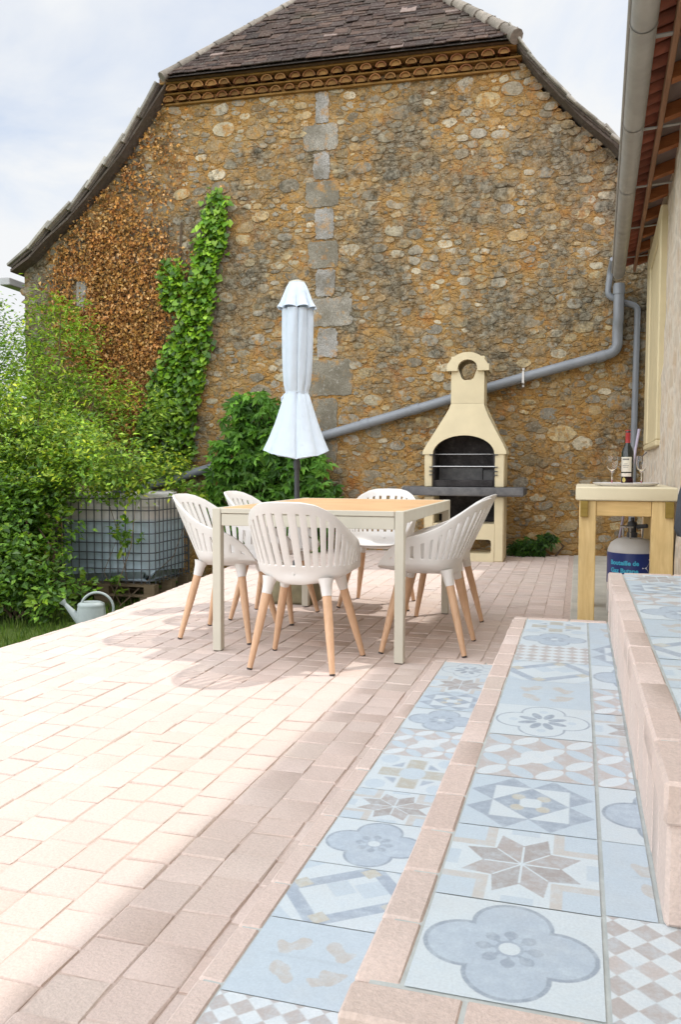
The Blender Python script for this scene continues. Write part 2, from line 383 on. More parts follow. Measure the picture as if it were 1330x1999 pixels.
# ------------------------------------------------------------------ ground
g=MB(); g.add([(-400,-400,-.46),(400,-400,-.46),(400,400,-.46),(-400,400,-.46)],[(0,1,2,3)])
tag(g.build('ground',M['lawn']),None,None,None,'structure')
def TX(y):   # left edge of the terrace
    return -3.04 if y<4.7 else -3.04-(y-4.7)*.108
t=MB()
ys=[-2.5,4.7,9.75]; V=[]
for y in ys: V+= [(TX(y),y,-.0038),(2.0,y,-.0038),(TX(y),y,-.6),(2.0,y,-.6)]
Fc=[]
for i in range(2): a=i*4;b=a+4; Fc+=[(a,a+1,b+1,b),(a,b,b+2,a+2),(a+1,a+3,b+3,b+1)]
Fc+=[(0,2,3,1),(8,9,11,10)]
t.add(V,Fc,(1,1,1),1)
# pavers, one loose block each
W_=.127; x=-.045-.006
row=0; xr=-.72+.127*6
while xr>-3.6:
    x1=xr; x0=xr-W_; y=-1.2-rnd.uniform(0,.13)
    while y<9.62:
        ln=rnd.choice((.127,.127,.127,.130,.124,.127,.127,.127,.16,.105)); y1=y+ln
        xm=(x0+x1)/2
        lim_left=TX(y+.06)
        if x1-.02>lim_left and y1<9.66 and not(x1>-.03) :
            xa=max(x0,lim_left)
            if x1-xa>.03:
                tone=rnd.gauss(1.01,.018); pk=rnd.gauss(0,.010); warm=rnd.random()
                col=(tone+pk,tone,tone-pk*.6) if warm>.08 else (tone*1.0,tone*1.025,tone*1.02)
                dz=rnd.uniform(-.0015,.0015); g_=.0010+rnd.uniform(0,.0010)
                R_=Matrix.Translation(((xa+x1)/2,(y+y1)/2,0))@Matrix.Rotation(rnd.gauss(0,.013),4,'Z')@Matrix.Rotation(rnd.gauss(0,.004),4,'X')@Matrix.Rotation(rnd.gauss(0,.004),4,'Y')
                hx=(x1-xa)/2-g_; hy=ln/2-g_
                t.box(-hx,hx,-hy,hy,-.02,dz,col,0,.0036,R_,.0020)
        y=y1
    xr-=W_; row+=1
tag(t.build('terrace',[M['paver'],M['bed']],smooth=35),None,None,None,'structure')
p=MB(); p.box(-.040,1.0,3.9,9.7,-.02,.004,bev=.004); tag(p.build('pavement',M['concrete']),None,None,None,'structure')

# ------------------------------------------------------------------ patterned tiles
PALE=np.array((.600,.685,.725)); BLUE=np.array((.395,.490,.590)); SKYB=np.array((.480,.590,.675)); DARK=np.array((.260,.325,.410)); TAUPE=np.array((.455,.400,.375)); GOLD=np.array((.520,.490,.390)); WHITE=np.array((.660,.725,.755)); SAND=np.array((.54,.515,.475))
def pat(kind,u,v):
    x=u-.5;y=v-.5;C=np.empty(u.shape+(3,)); C[:]=PALE
    r=np.hypot(x,y); th=np.arctan2(y,x)
    def S(m,c): C[m]=c
    if kind in('quatre','flower'):
        d=np.minimum.reduce([np.hypot(x-.248,y),np.hypot(x+.248,y),np.hypot(x,y-.248),np.hypot(x,y+.248)])
        d=np.minimum(d,np.where((abs(x)<.15)&(abs(y)<.15),.1,9)); R=.238
        S(d<R,DARK); 
        if kind=='quatre':
            S(d<R-.027,BLUE)
            dt=(th+PI/8)%(PI/4)-PI/8; q=np.clip((r-.085)/.105,0,1); hw=.040*np.sin(PI*q**1.35)**.7
            S((r>.085)&(r<.19)&(np.abs(r*np.sin(dt))<hw),DARK*1.08); S((r<.10)&(np.abs(r*np.sin(dt))<.012),DARK*1.08); S(r<.078,DARK*1.15); S(r<.060,PALE)
        else:
            S(d<R-.02,PALE); 
            for i in range(8):
                a=PI/8+i*PI/4; cx,cy=.165*math.cos(a),.165*math.sin(a); q=((x-cx)*math.cos(a)+(y-cy)*math.sin(a))/.10; w=(-(x-cx)*math.sin(a)+(y-cy)*math.cos(a))/.045
                S(q*q+w*w<1,DARK)
            for i in range(4):
                a=i*PI/2; S(np.hypot(x-.3*math.cos(a),y-.3*math.sin(a))<.045,SKYB)
    elif kind=='star':
        C[:]=PALE; ax,ay=abs(x),abs(y)
        S((ax>.26)&(ay>.26),SKYB); S(((ax>.20)&(ax<.275)&(ay>.2))|((ay>.20)&(ay<.275)&(ax>.2)),SAND)
        S(((np.abs(x)<.1)&(ay>.42))|((np.abs(y)<.1)&(ax>.42)),SKYB)
        k=(th+PI/8)%(PI/4)-PI/8          # eight rhombs
        th2=(th)%(PI/4)-PI/8
        px=r*np.cos(th2);py=np.abs(r*np.sin(th2)); s1=math.tan(PI/8)
        rh=(py<px*s1*.995)&(py<(.43-px)*s1*1.35)
        tone=np.where((np.floor(th/(PI/4))%2)==0,1.,.86)
        C[rh]=(TAUPE*.9)*tone[rh][:,None]
        S((py>px*s1-.008)&(r<.25),PALE)
        S(rh&(np.abs(py-(.43-px)*s1*1.35)<.006),PALE)
    elif kind=='square':
        C[:]=SKYB; ax,ay=abs(x),abs(y)
        # dark triangles around an inner pale square
        for (p_,q_) in((x,y),(y,x)):
            for sgn in(-1,1):
                for c in(-.17,.17):
                    S((sgn*p_>.3)&(np.abs(q_-c)<.17*(1-(sgn*p_-.3)/.19))&(sgn*p_<.49),DARK*1.12)
        S((ax<.3)&(ay<.3),PALE); dd=ax+ay; S(dd<.30,DARK*1.1)
        S((np.hypot(ax-.10,ay-.10)<.055),GOLD); S((ax<.085)&(ay<.085)&(dd<.14),PALE)
    elif kind=='petals':
        C[:]=TAUPE*1.12; n=4
        uu=(u*n);vv=(v*n)
        for (ox,oy,c) in((0,0,WHITE),(.5,.5,SKYB)):
            a=(uu+ox)%1-.5;b=(vv+oy)%1-.5
            for sg in(1,-1):
                q=(a+sg*b)/1.414; w_=(a-sg*b)/1.414
                S((np.abs(q)/.47)**1.7+(np.abs(w_)/.2)**1.7<1,c)
        par=(np.floor(uu)+np.floor(vv))%2
        a=uu%1-.5;b=vv%1-.5
        q=(a+b)/1.414;w_=(a-b)/1.414
        e1=(np.abs(q)/.60)**2+(np.abs(w_)/.29)**2<1; e2=(np.abs(w_)/.60)**2+(np.abs(q)/.29)**2<1
        C[:]=TAUPE*1.12; C[(par==0)&e1]=WHITE; C[(par==1)&e2]=SKYB
        mid=(np.abs(x)<.17)&(np.abs(y)<.17); C[mid&(r<.15)]=WHITE
    elif kind=='gold':
        C[:]=SKYB
        for a in(0,PI/2,PI,1.5*PI):
            cx,cy=.24*math.cos(a+PI/4),.24*math.sin(a+PI/4)
            wob=1+.25*np.sin(31*x+17*y+a)+.2*np.sin(23*y-29*x); S(((np.hypot(x-cx,y-cy)<.075*wob)|(np.hypot(x-cx*1.35,y-cy*.8)<.075*wob)|(np.hypot(x-cx*.7,y-cy*1.3)<.065*wob)),SAND*.94)
        S((np.abs(y-.02)<.02)&(np.abs(x)<.33),SKYB*.93)
    elif kind=='band':
        C[:]=PALE; d1=(x+y);d2=(x-y); ax=np.abs(d1);ay=np.abs(d2)
        a=np.abs(x*.8+y*.6);b=np.abs(-x*.6+y*.8)
        S((a<.48)&(b<.37),DARK*1.2); S((a<.355)&(b<.24),PALE)
        S((a<.355)&(b<.24)&(((a<.1)&(x*.6<y*.8))|((a>.12)&(b<.12)&(x>0))),SKYB)
        for cx,cy in((.12,.42),(-.12,-.42),(.42,-.1),(-.42,.1)): S((np.abs(x-cx)+np.abs(y-cy)<.1),GOLD)
        S((np.abs(x)+np.abs(y)>.82),SKYB)
    elif kind=='checker':
        k=6.0; a=np.floor((x+y)*k*.9+40);b=np.floor((x-y)*k*.9+40)
        m=((a+b)%2)==0; C[:]=WHITE; C[m]=TAUPE
        ff=((a*7+b*13)%5)==0; C[m&ff]=TAUPE*1.18
    elif kind=='cross':
        C[:]=PALE; ax,ay=np.abs(x),np.abs(y)
        S(((ax<.11)&(ay<.4))|((ay<.11)&(ax<.4)),GOLD*.88); S(r<.16,SKYB*1.02)
        for sx in(-1,1):
            for sy in(-1,1):
                S((sx*x>.16)&(sy*y>.16)&(sx*x+sy*y<.46),DARK*1.2); S((np.hypot(x-sx*.36,y-sy*.36)<.12),SKYB)
    return C
def add_tile(mb,kind,x0,x1,y0,y1,z,n,clip=(0,1,0,1),rot=0):
    """flat tile; clip takes a part of the pattern"""
    nx=max(4,int(n*(clip[1]-clip[0]))); ny=max(4,int(n*(clip[3]-clip[2])))
    U,Vv=np.meshgrid(np.linspace(clip[0],clip[1],nx+1),np.linspace(clip[2],clip[3],ny+1))
    # four samples per vertex soften the pattern's edges
    C=0; e=.35/n
    for du,dv in((-e,-e),(e,-e),(-e,e),(e,e)):
        a,b=U+du,Vv+dv
        if rot%2: a,b=b,1-a
        C=C+pat(kind,np.clip(a,0,1),np.clip(b,0,1))
    C=C/4*(1+RS.normal(0,.02)); C=C*.84+np.array((.53,.58,.60))*.16; C=C*.86+C.mean(-1,keepdims=True)*.14
    g_=.0012
    X=x0+g_+(U-clip[0])/(clip[1]-clip[0])*(x1-x0-2*g_); Y=y0+g_+(Vv-clip[2])/(clip[3]-clip[2])*(y1-y0-2*g_)
    Z=np.full_like(X,z+RS.uniform(0,.0008))
    P=np.stack([X,Y,Z],-1).reshape(-1,3); i=np.arange((nx+1)*(ny+1)).reshape(ny+1,nx+1)
    Fq=np.stack([i[:-1,:-1],i[:-1,1:],i[1:,1:],i[1:,:-1]],-1).reshape(-1,4)
    mb.addq(P,Fq,C.reshape(-1,3))
steps=thing('garden_steps','pink concrete edged steps topped with blue patterned tiles along the house wall','steps')
def blocks(mb,x0,x1,y0,y1,z0,z1,axis,ln,bev=.010):
    bev=min(bev,.006)
    a,b=(x0,x1) if axis=='x' else (y0,y1); p=a; 
    while p<b-.004:
        q=min(b,p+ln*rnd.uniform(.93,1.07)); 
        if b-q<.05: q=b
        tone=rnd.gauss(1.09,.022); pk=rnd.gauss(0,.010); c=(tone+pk,tone,tone-.5*pk); d=rnd.uniform(-.0009,.0009)
        if rnd.random()<.1: c=(1.0*tone,1.03*tone,1.02*tone)
        g_=.0008
        if axis=='x': mb.box(p+g_,q-g_,y0+d,y1,z0,z1+d,c,0,bev,None,.0012)
        else: mb.box(x0+d,x1,p+g_,q-g_,z0,z1+d,c,0,bev,None,.0012)
        p=q
# lower step
Y1=[1.079,1.337,1.594,1.853,2.113,2.330,2.634,2.919,3.185,3.442,3.711,3.985]
k1=['checker','gold','band','quatre','star','cross','petals','quatre','square','star','flower']
s1=MB()
for i,k in enumerate(k1):
    add_tile(s1,k,-.617,-.352,Y1[i],Y1[i+1],.0405,120 if i<5 else 64)
add_tile(s1,'star',-.617,-.352,.82,1.079,.0405,40)
s1.build('tiled_tread',M['tile'],steps)
c=MB(); blocks(c,-.672,-.6175,.6,4.035,-.03,.0415,'y',.19,.014); blocks(c,-.617,-.30,3.988,4.037,-.03,.0415,'x',.19,.012)
c.build('kerb',M['paver'],steps,smooth=40)
b=MB(); b.box(-.66,.6,.6,4.02,-.05,.0385); b.box(-.27,.6,1.02,3.99,.03,.2785); b.box(.15,.62,1.345,3.93,.2,.5135); b.build('core',M['grout'],steps)
# upper step
Y2=[1.082,1.344,1.627,1.907,2.213,2.505,2.809,3.095,3.387,3.647,3.945]
k2=['quatre','star','square','petals','flower','gold','band','checker','quatre','cross']
s2=MB()
for i,k in enumerate(k2): add_tile(s2,k,-.222,.048,Y2[i],Y2[i+1],.2805,190 if i<2 else (130 if i<5 else 64))
Y3=[1.082,1.350,1.626,1.905,2.20,2.48,2.76,3.09,3.49,3.945]
k3=['checker','gold','quatre','petals','star','petals','quatre','square','gold']
for i,k in enumerate(k3):
    x1=.135 if i else .32
    add_tile(s2,k,.054,x1,Y3[i],Y3[i+1],.2805,150 if i<4 else 64,(0,.3,0,1) if i else (0,1,0,1))
add_tile(s2,'star',.324,.59,1.082,1.345,.2805,60)
s2.build('tiled_tread',M['tile'],steps)
c=MB(); blocks(c,-.292,-.2232,1.082,3.95,.19,.2815,'y',.175,.013); blocks(c,-.288,-.226,1.0,3.95,.02,.188,'y',.19,.008)
blocks(c,-.288,-.22,3.952,4.01,.19,.2815,'x',.17,.010); blocks(c,-.224,.14,3.952,4.006,.19,.2815,'x',.2,.010); blocks(c,-.28,.14,3.955,4.002,.02,.188,'x',.2,.006)
blocks(c,-.296,.64,1.0,1.079,.19,.2815,'x',.158,.014); blocks(c,-.29,.64,1.006,1.07,.02,.188,'x',.158,.008)
c.build('kerb',M['paver'],steps,smooth=40)
# landing
s3=MB(); yy=3.925; ks=['star','square','petals','quatre','gold','band','star','quatre','cross','petals']; i=0
while yy>1.42:
    y0=max(1.42,yy-.285)
    add_tile(s3,ks[i%10],.202,.47,y0,yy,.5155,72,(0,1,0,(yy-y0)/.285)); add_tile(s3,ks[(i+4)%10],.474,.62,y0,yy,.5155,40,(0,.55,0,1)); yy-=.287; i+=1
s3.build('tiled_landing',M['tile'],steps)
c=MB(); blocks(c,.136,.200,1.333,3.96,.445,.517,'y',.2,.012); blocks(c,.204,.62,3.928,3.972,.45,.517,'x',.2,.01); blocks(c,.204,.62,1.333,1.416,.445,.517,'x',.2,.013)
zz=.283
for kk in range(1): blocks(c,.140,.20,1.337,3.955,.283,.443,'y',.125,.006); blocks(c,.204,.62,1.339,1.40,.283,.443,'x',.16,.006)
c.build('kerb',M['paver'],steps,smooth=40)

# ------------------------------------------------------------------ barn (local: s along the gable, d away from us, z)
barn=thing('stone_barn','old barn gable of ochre rubble stone with a hipped brown tile roof','barn',(-.1,9.65,0),rad(3))
POLY=[(-6.93,-.7),(1.45,-.7),(1.45,3.45),(1.1,3.72),(.46,4.34),(.17,4.61),(-.12,4.90),(-.45,5.27),(-.70,5.6),(-4.88,5.6),(-5.21,5.13),(-5.70,4.66),(-5.98,4.38),(-6.35,4.05),(-6.76,3.68),(-6.93,3.52)]
def inpoly(x,y,P):
    r=False;n=len(P)
    for i in range(n):
        x0,y0=P[i];x1,y1=P[(i+1)%n]
        if (y0>y)!=(y1>y) and x<(x1-x0)*(y-y0)/(y1-y0)+x0: r=not r
    return r
wl=MB(); wl.plate(POLY,[],0,.5,mi=0)
PIL=[(-2.99,5.06,-2.82,5.43,0),(-3.15,4.74,-2.71,5.05,1),(-3.02,4.40,-2.81,4.73,0),(-3.12,4.08,-2.69,4.39,2),(-3.0,3.70,-2.76,4.07,0),(-3.09,3.36,-2.70,3.69,2),(-2.99,3.03,-2.74,3.36,0),(-3.15,2.67,-2.52,3.02,1),(-2.97,2.30,-2.71,2.66,0),(-3.09,1.84,-2.52,2.29,2),(-3.04,1.0,-2.71,1.83,2)]
occ={}; 
def blocked(x,y,a,b):
    i0,j0=int(math.floor(x/.3)),int(math.floor(y/.3))
    for i in range(i0-2,i0+3):
        for j in range(j0-2,j0+3):
            for (X,Yy,A,B) in occ.get((i,j),()):
                dx=abs(x-X)/(a+A+.006);dy=abs(y-Yy)/(b+B+.005)
                if dx**2.6+dy**2.6<1: return True
    return False
STC=[(.37,.325,.24),(.42,.36,.24),(.44,.34,.18),(.38,.27,.13),(.34,.28,.19),(.33,.295,.23),(.50,.43,.30),(.31,.21,.10),(.42,.31,.16),(.28,.235,.165),(.38,.235,.09),(.34,.215,.085),(.36,.25,.12),(.25,.20,.13)]
def rubble(mb,x,y,rad_):
    """angular stone whose outline rad_ (one radius per direction) was cut by its neighbours"""
    n=len(rad_); hgt=rnd.choice((.001,.003,.005,.008,.013)); tx=rnd.gauss(0,.05); ty=rnd.gauss(0,.05)
    c=np.array(rnd.choice(STC))*rnd.uniform(.60,1.22); P=[]
    for rr,hh in((1.0,-.012),(.90,hgt*.8),(.50,hgt)):
        for i in range(n):
            th=2*PI*i/n; q=rad_[i]*rr; px,py=q*math.cos(th),q*math.sin(th)
            P.append((x+px,-(hh+(tx*px+ty*py if rr<1 else 0)+rnd.gauss(0,.0018)),y+py))
    P.append((x,-hgt,y))
    mb.add(P,[(k*n+i,k*n+(i+1)%n,(k+1)*n+(i+1)%n,(k+1)*n+i) for k in(0,1) for i in range(n)]+[(2*n+i,2*n+(i+1)%n,3*n) for i in range(n)],c,1)
SEEDS=[]
def stone(mb,x,y,a,b,z0=0):
    n=13; rot=rnd.gauss(0,.12); sq=rnd.uniform(2.1,3.6); ph=rnd.random()*6
    hgt=rnd.uniform(.006,.020)*(1+a*3); tl=rnd.gauss(0,.05)
    c=np.array(rnd.choice(STC))*rnd.uniform(.72,1.18); P=[]
    ks=[1+.16*rnd.gauss(0,1) for _ in range(n)]; ks=[min(1.18,max(.72,(ks[i]*2+ks[i-1]+ks[(i+1)%n])/4)) for i in range(n)]
    for rr,hh in((1.0,-.006),(.93,hgt*.75),(.6,hgt)):
        for i in range(n):
            th=2*PI*i/n; ct,st_=math.cos(th),math.sin(th)
            q=(abs(ct)**sq+abs(st_)**sq)**(-1/sq)*ks[i]*rr
            px,py=a*q*ct,b*q*st_
            px,py=px*math.cos(rot)-py*math.sin(rot),px*math.sin(rot)+py*math.cos(rot)
            P.append((x+px,-(hh+tl*px*.4+rnd.gauss(0,.0012))+z0,y+py))
    P.append((x,-(hgt*1.02)+z0,y))
    Fs=[(k*n+i,k*n+(i+1)%n,(k+1)*n+(i+1)%n,(k+1)*n+i) for k in(0,1) for i in range(n)]+[(2*n+i,2*n+(i+1)%n,3*n) for i in range(n)]
    mb.add(P,Fs,c,1)
def put(x,y,a,b):
    if not inpoly(x,y,POLY): return False
    if y>5.43 or x>1.35 or x<-6.9: return False
    for (x0,z0,x1,z1,_) in PIL:
        if x0-a*.8<x<x1+a*.8 and z0-b*.6<y<z1+b*.6: return False
    if blocked(x,y,a,b): return False
    occ.setdefault((int(math.floor(x/.3)),int(math.floor(y/.3))),[]).append((x,y,a,b)); SEEDS.append((x,y,a,b)); return True
for (lo,hi,tries) in((.11,.18,150),(.075,.13,1500),(.05,.09,6500),(.032,.058,11000),(.017,.034,12000)):
    for _ in range(tries):
        a=rnd.uniform(lo,hi); b=a*rnd.uniform(.30,.68); x=rnd.uniform(-6.9,1.3); y=rnd.uniform(-.1,5.42)
        put(x,y,a,min(b,.095))
SD=np.array(SEEDS); ND=16; AN=1.75
dirs=np.stack([np.cos(np.arange(ND)*2*PI/ND),np.sin(np.arange(ND)*2*PI/ND)],1)
for i in range(len(SD)):
    x,y,a,b=SD[i]; dx=SD[:,0]-x; dy=(SD[:,1]-y)*AN; d2=dx*dx+dy*dy; nb=np.where((d2<.5)&(d2>1e-9))[0]
    Ri=math.sqrt(a*b*AN); Rj=np.sqrt(SD[nb,2]*SD[nb,3]*AN); dd=np.sqrt(d2[nb]); bis=(d2[nb]+Ri*Ri-Rj*Rj)/(2*dd)
    ds=dirs*np.array([1,AN]); ln=np.hypot(ds[:,0],ds[:,1]); cs=(ds[:,:1]*dx[nb][None]+ds[:,1:]*dy[nb][None])/(ln[:,None]*dd[None])
    rr=np.where(cs>.05,bis[None]/np.maximum(cs,.05),9).min(1)/ln
    ro=rnd.gauss(0,.16); d2_=np.stack([dirs[:,0]*math.cos(ro)+dirs[:,1]*math.sin(ro),-dirs[:,0]*math.sin(ro)+dirs[:,1]*math.cos(ro)],1); sq=rnd.uniform(2.2,4.5); el=(np.abs(d2_[:,0]/a)**sq+np.abs(d2_[:,1]/b)**sq)**(-1/sq); cap=el*rnd.uniform(1.25,2.3)*np.clip(RS.normal(1,.20,ND),.6,1.5)
    gp=rnd.choice((.82,.89,.93,.96,.985)); rr=np.minimum(rr*gp-.003,cap); rr=np.maximum(rr,el*.35); rr=(rr*6+np.roll(rr,1)+np.roll(rr,-1))/8
    rubble(wl,x,y,rr)
# voussoir-like edge stones up the right rake
for k in range(17):
    u=k/16; 
    pts=[(-.62,5.46),(-.43,5.22),(-.15,4.84),(.12,4.57),(.46,4.17),(.85,3.8)]
    q=u*5; i=min(4,int(q)); fr=q-i; sx=pts[i][0]+(pts[i+1][0]-pts[i][0])*fr; sz=pts[i][1]+(pts[i+1][1]-pts[i][1])*fr
    stone(wl,sx,sz,.075,.045,-.008)
wl.build('wall',[M['mortar'],M['stone']],barn,smooth=42)
pl=MB()
for (x0,z0,x1,z1,k) in PIL:
    c={0:(.40,.385,.355),1:(.36,.335,.28),2:(.27,.245,.19)}[k]; cx,cz,a,b=(x0+x1)/2,(z0+z1)/2,(x1-x0)/2,(z1-z0)/2; nn=44; P=[]; jt=[rnd.gauss(0,.007) for _ in range(nn)]
    for sc_,hh in((1.,-.02),(.955,.008),(.6,.012)):
        for q in range(nn):
            th=2*PI*q/nn; ct,st_=math.cos(th),math.sin(th); r_=(abs(ct)**9+abs(st_)**9)**(-1/9); P.append((cx+(a*r_*ct+jt[q])*sc_,-hh-rnd.uniform(0,.003),cz+(b*r_*st_+jt[(q*7)%nn])*sc_))
    P.append((cx,-.012,cz)); pl.add(P,[(r_*nn+q,r_*nn+(q+1)%nn,(r_+1)*nn+(q+1)%nn,(r_+1)*nn+q) for r_ in(0,1) for q in range(nn)]+[(2*nn+q,2*nn+(q+1)%nn,3*nn) for q in range(nn)],c)
pl.build('pilaster',M['pil'],barn,smooth=40)
qs=MB(); qs.box(-6.17,-6.02,-.03,.1,3.03,3.36,(.35,.34,.31),0,.012,None,.004); qs.build('quoin',M['pil'],barn)
# cornice: two courses of canal tiles bedded in mortar
cn=MB()
def halfarc(mb,cx,cz,r,d0,d1,th=.014,col=(1,1,1),n=9):
    V=[]
    for d in(d0,d1):
        for rr in(r,r-th):
            for k in range(n+1):
                a=PI*k/n; V.append((cx+rr*math.cos(a),d,cz+rr*math.sin(a)*.92))
    m=n+1; Fq=[]
    for k in range(n): Fq+=[(k,k+1,m+k+1,m+k),(2*m+k+1,2*m+k,3*m+k,3*m+k+1),(k+1,k,2*m+k,2*m+k+1),(m+k,m+k+1,3*m+k+1,3*m+k)]
    mb.add(V,Fq,col)
    # mortar plug a little behind the lip
    P=[(cx+(r-th)*math.cos(PI*k/n),d0+.02,cz+(r-th)*math.sin(PI*k/n)*.92) for k in range(n+1)]; mb.add(P,[tuple(range(n+1))],np.array((.25,.135,.047))*rnd.uniform(.7,1.1))
def TC(): return np.array(rnd.choice([(.23,.098,.042),(.20,.085,.038),(.25,.115,.045),(.27,.14,.055)]))*rnd.uniform(.8,1.15)
OC=(.30,.17,.055)
cn.box(-4.9,-.62,-.05,.02,5.43,5.455,OC,0,.005); cn.box(-4.9,-.62,-.015,.02,5.455,5.72,OC)
s=-4.83
while s<-.68: halfarc(cn,s+rnd.gauss(0,.006),5.456,.072*rnd.uniform(.88,1.1),-.105+rnd.gauss(0,.012),.02,.014,TC()); s+=.172
cn.box(-4.93,-.60,-.115,.02,5.526,5.546,OC,0,.005)
s=-4.75
while s<-.64: halfarc(cn,s+rnd.gauss(0,.006),5.547,.072*rnd.uniform(.88,1.1),-.185+rnd.gauss(0,.014),.02,.014,TC()); s+=.172
cn.box(-4.95,-.58,-.195,.02,5.617,5.640,OC,0,.005); cn.box(-4.92,-.62,-.16,.02,5.640,5.70,(.16,.10,.05))
cn.build('cornice',M['geno'],barn,smooth=40)
# hip roof
ZE,DE=5.685,-.27; tp=math.tan(rad(47)); cp=math.cos(rad(47)); sp_=math.sin(rad(47)); APS,APD=-2.74,1.90
rf=MB()
def hipS(d): # left/right limits at depth d
    q=(d-DE)/(APD-DE); return -4.83+(APS+4.83)*q, -.655+(APS+.655)*q
nrow=0; d=DE; ex=.078
RC=[(.125,.076,.058),(.10,.062,.050),(.15,.094,.070),(.085,.056,.048),(.17,.107,.080),(.12,.083,.070)]
V=[(-4.8,DE,ZE-.03),(-.68,DE,ZE-.03),(APS,APD,ZE+(APD-DE)*tp-.03)]; rf.add(V,[(0,1,2)],(.05,.04,.035))
rf.add([(-4.8,DE,ZE-.055),(-.68,DE,ZE-.055),(-.68,.1,ZE-.02),(-4.8,.1,ZE-.02)],[(0,1,2,3)],(.10,.07,.05))
while d<APD-.05:
    a,b=hipS(d); zc=ZE+(d-DE)*tp; s=a-rnd.uniform(0,.12)+.03
    sag=.0
    while s<b-.02:
        wd=rnd.uniform(.13,.20); e=min(s+wd,b+.01); s0=max(s,a)
        if e-s0>.03:
            c=np.array(rnd.choice(RC))*rnd.uniform(.30,.54)
            if rnd.random()<.018: c=np.array((.19,.14,.12))*rnd.uniform(.7,1.1)
            Mx=Matrix.Translation(((s0+e)/2,d+rnd.gauss(0,.006),zc+.012+rnd.gauss(0,.003)))@Matrix.Rotation(rad(47)-.075+rnd.gauss(0,.012),4,'X')@Matrix.Rotation(rnd.gauss(0,.02),4,'Z')@Matrix.Rotation(rnd.gauss(0,.018),4,'Y')
            rf.box(-(e-s0)/2+.002,(e-s0)/2-.002,-.012,.19,-.005,.008,c,0,.003,Mx,.0015)
        s+=wd
    d+=ex*cp
rf.build('hip_roof',M['roof'],barn,smooth=30)
# ridge tiles on both hips
rg=MB()
for side,(s0) in((0,-4.83),(1,-.655)):
    A=Vector((s0,DE-.02,ZE+.03)); B=Vector((APS,APD,ZE+(APD-DE)*tp+.03)); dirn=(B-A).normalized(); ln=(B-A).length
    k=0; step=.30 if side==0 else .27
    while k*step<ln:
        o=A+dirn*(k*step); e=o+dirn*(step+.06); cc=np.array((.23,.20,.165))*rnd.uniform(.7,1.2)
        r0=.065 if side else .040; rg.tube([o-Vector((0,0,.055)),o+dirn*(step*.5)-Vector((0,0,.045)),e-Vector((0,0,.03))],[r0+.018,r0+.006,r0-.01],10,cc); k+=1
rg.build('ridge_tile',M['roof'],barn,smooth=40)
# the two long slopes run back along the barn
RL=[(-4.82,5.66),(-5.21,5.16),(-5.43,4.88),(-5.93,4.37),(-6.19,4.13),(-6.48,3.92),(-6.74,3.69),(-7.00,3.54)]
RR=[(-.66,5.68),(-.57,5.54),(-.42,5.34),(-.19,5.08),(.07,4.80),(.38,4.52),(.47,4.41),(1.0,3.95),(1.6,3.56)]
ms=MB()
for prof in(RL,RR):
    n=len(prof); V=[]
    for dd in(-.2,11): V+=[(a,dd,b-.02) for a,b in prof]+[(a,dd,b-.055) for a,b in prof]
    Fm=[]
    for i in range(n-1): Fm+=[(i,i+1,2*n+i+1,2*n+i),(n+i+1,n+i,3*n+i,3*n+i+1),(i+1,i,n+i,n+i+1)]
    ms.add(V,Fm,(.10,.08,.066))
for s0,sg in((-4.8,0),(-.68,1)):
    za=ZE+(APD-DE)*tp
    ms.add([(s0,DE,ZE),(APS,APD,za),(APS,11,za),(s0,11,5.72)],[(0,1,2,3)],(.10,.08,.066))
ms.build('roof_slope',M['roof'],barn,fix=True)
vg=MB()
def verge(prof,ex,length,th,layers,kmin=.02):
    P=[Vector((a,0,b)) for a,b in prof]; L_=[0]
    for i in range(1,len(P)): L_.append(L_[-1]+(P[i]-P[i-1]).length)
    k=L_[-1]
    while k>kmin:
        for i in range(1,len(P)):
            if L_[i]>=k: break
        fr=(k-L_[i-1])/(L_[i]-L_[i-1]); q=P[i-1].lerp(P[i],fr); dr=(P[i-1]-P[i]).normalized()   # up the slope
        ang=math.atan2(dr.z,dr.x)
        for l in range(layers):
            o=q-Vector((0,0,1))*(.0+l*.032)+dr*(l*.03)
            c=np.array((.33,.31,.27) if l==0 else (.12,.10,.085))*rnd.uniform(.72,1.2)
            Mx=Matrix.Translation((o.x,-.27+l*.05+rnd.gauss(0,.008),o.z+.03))@Matrix.Rotation(-ang,4,'Y')@Matrix.Rotation(rad(-4)*0,4,'X')@Matrix.Rotation((-.09 if dr.x>0 else .0)+0,4,'Y')
            vg.box(-.015,length,0,.42,-th/2,th/2,c,0,.006,Mx,.004)
        k-=ex
verge(RL,.36,.44,.034,2,.30); vg.build('verge_tiles',M['roof'],barn,smooth=30)
vg=MB(); verge(RR,.13,.28,.022,2,.12); vg.build('verge_tiles',M['roof'],barn,smooth=30)
bw=MB(); bw.plate([(-6.93,-.7),(-6.6,-.7),(-6.6,3.4),(-6.93,3.4)],[],.5,11); bw.build('side_wall',M['mortar'],barn); bw=MB(); bw.plate([(1.1,-.7),(1.45,-.7),(1.45,3.4),(1.1,3.4)],[],.5,11)
bw.build('side_wall',M['mortar'],barn)
gt=MB(); gt.box(-7.27,-7.12,-.05,11,3.36,3.46,bev=.01); gt.build('gutter',M['zinc'],barn)

